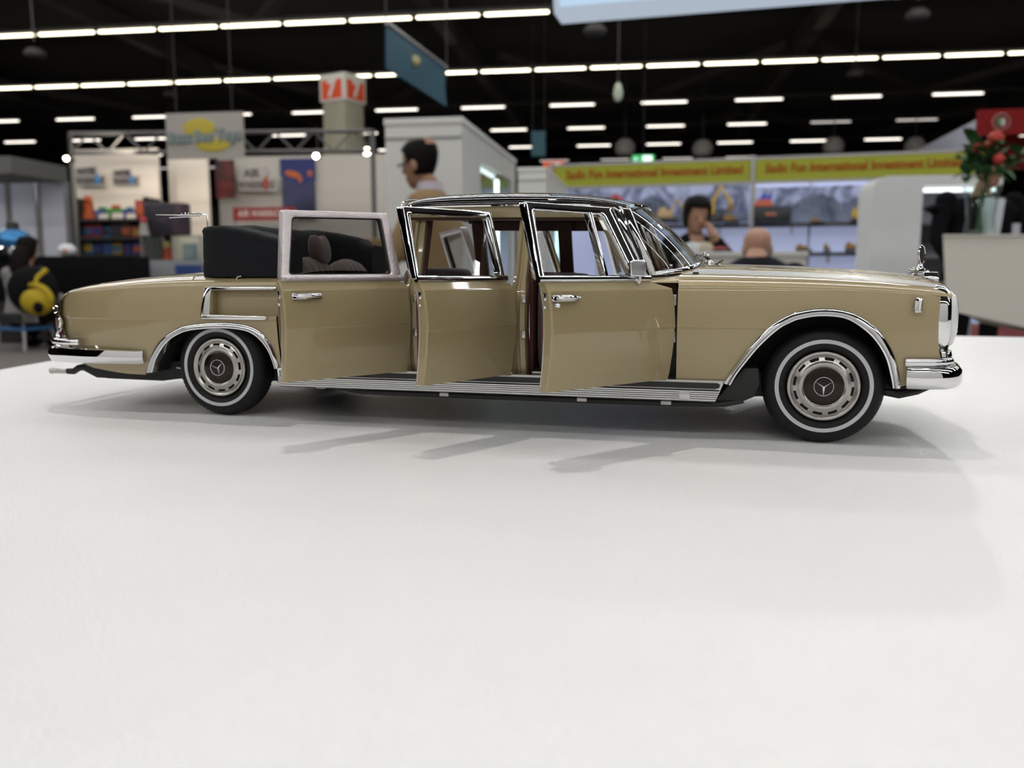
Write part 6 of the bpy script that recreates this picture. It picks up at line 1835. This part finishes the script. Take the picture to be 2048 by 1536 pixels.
# middle and front seats, dashboard, steering wheel
ms_ = cushion('middle_seat', (-36.5, 2, 38.6), (7, 72, 35.5), m_velour, ribs=9)
mb = MB(); mb.box((-28, 2, 26), (14, 70, 10)); cb(mb, 'seat_cushion', m_velour, ms_, bevel=2.5)
fs = cushion('front_bench', (17, 0, 36.5), (8, 84, 35.4), m_velour, ribs=0)
mb = MB(); mb.box((30, 0, 27), (24, 84, 12)); cb(mb, 'seat_cushion', m_velour, fs, bevel=3)
mb = MB(); mb.box((12.0, 0, 36), (1.2, 86, 37)); cb(mb, 'partition', m_brown, fs)
mb = MB(); mb.prism([(50, 42), (47.5, 49), (49, 52.5), (54, 54.0), (62, 53.4), (62, 40)], -44, 44, lambda p, q, t: (p, t, q)); db = cb(mb, 'dashboard', m_brown, bevel=0.8)
mb = MB(); mb.prism([(50.2, 53.2), (53, 56.0), (57, 55.8), (59, 53.2)], 9, 32, lambda p, q, t: (p, t, q)); cb(mb, 'instrument_hood', mat('grey_dash_pad', (0.16, 0.14, 0.14), 0.5), db, bevel=0.8)
mb = MB()
mb.tube([(42.5 + 4.2 * math.sin(a), 20 + 9.6 * math.cos(a), 51.0 + 8.6 * math.sin(a)) for a in [2 * PI * i / 40 for i in range(40)]], 0.55, 8, closed=True)
mb.tube([(42.5, 20, 51), (52, 20, 47)], 0.7, 8); mb.tube([(42.5, 10.6, 51), (42.5, 29.4, 51)], 0.4, 6)
cb(mb, 'steering_wheel', m_lamp_in, db)

# ---- folded soft top: a U-shaped bundle round the rear bench
pth = [(-80.5, -40.6), (-85, -40.6), (-92, -40.6), (-100, -40.6), (-106, -40.5), (-109.2, -39.6), (-110.4, -36.5), (-110.6, -28), (-110.6, -12), (-110.6, 0)]
pth = pth + [(p[0], -p[1]) for p in reversed(pth[:-1])]
pth = smooth_path(pth, 4)
hts = lambda x, y: sinterp(-x, [77, 84, 93, 101, 106, 109], [66.0, 67.3, 69.6, 71.2, 71.9, 72.0]) + (0.9 if abs(y) < 25 else 0) + 0.12 * math.sin(x * 0.9 + y * 0.25) + (1.6 if y > 25 and x < -88 else 0)
rows = []
for i, p in enumerate(pth):
    a, b = Vector(pth[max(i - 1, 0)]), Vector(pth[min(i + 1, len(pth) - 1)])
    t = (b - a).normalized(); n = Vector((-t.y, t.x)) * -1     # outward
    n = Vector((t.y, -t.x)) * (1 if True else -1)
    h = hts(p[0], p[1]); ring = []
    for k, (o, zf) in enumerate([(-7.6, 0), (-7.9, .35), (-7.6, .8), (-6.8, .95), (-5.0, 1.0), (-2, 1.005), (2, 1.0), (5.8, .99), (7.4, .965), (8.1, .90), (7.8, .82), (8.0, .72), (8.2, .45), (8.0, .3), (8.3, .15), (8.3, 0.0)]):
        oo = o + 0.10 * math.sin(p[0] * 0.7 + zf * 9 + p[1] * 0.3)
        ring.append((p[0] + n.x * -oo, p[1] + n.y * -oo, 52.8 + (h - 52.8) * zf))
    rows.append(ring)
mb = MB(); mb.grid(rows, cv=True); mb.add(rows[0], [tuple(range(len(rows[0])))]); mb.add(rows[-1], [tuple(range(len(rows[0]) - 1, -1, -1))])
st = cb(mb, 'folded_soft_top', m_cloth, sharp=60)
st['label'] = 'black cloth roof folded behind the rear seats'
mb = MB()
mb.tube([(-114.0, -43.6, 71.2), (-114.0, -43.6, 75.7), (-114.4, -43.6, 76.2), (-126, -43.8, 76.3), (-136.0, -44, 76.5)], [0.3, 0.3, 0.34, 0.42, 0.22], 8)
mb.tube([(-117.5, -43.4, 75.6), (-130.5, -43.5, 75.3)], 0.25, 6)
for i in range(7):
    mb.ball((-115.8 - i * 1.5, -43.7, 76.4 + 0.2 * (i % 2)), (0.5, 0.45, 0.5), 8, 6)
cb(mb, 'roof_latch_rod', m_chrome)
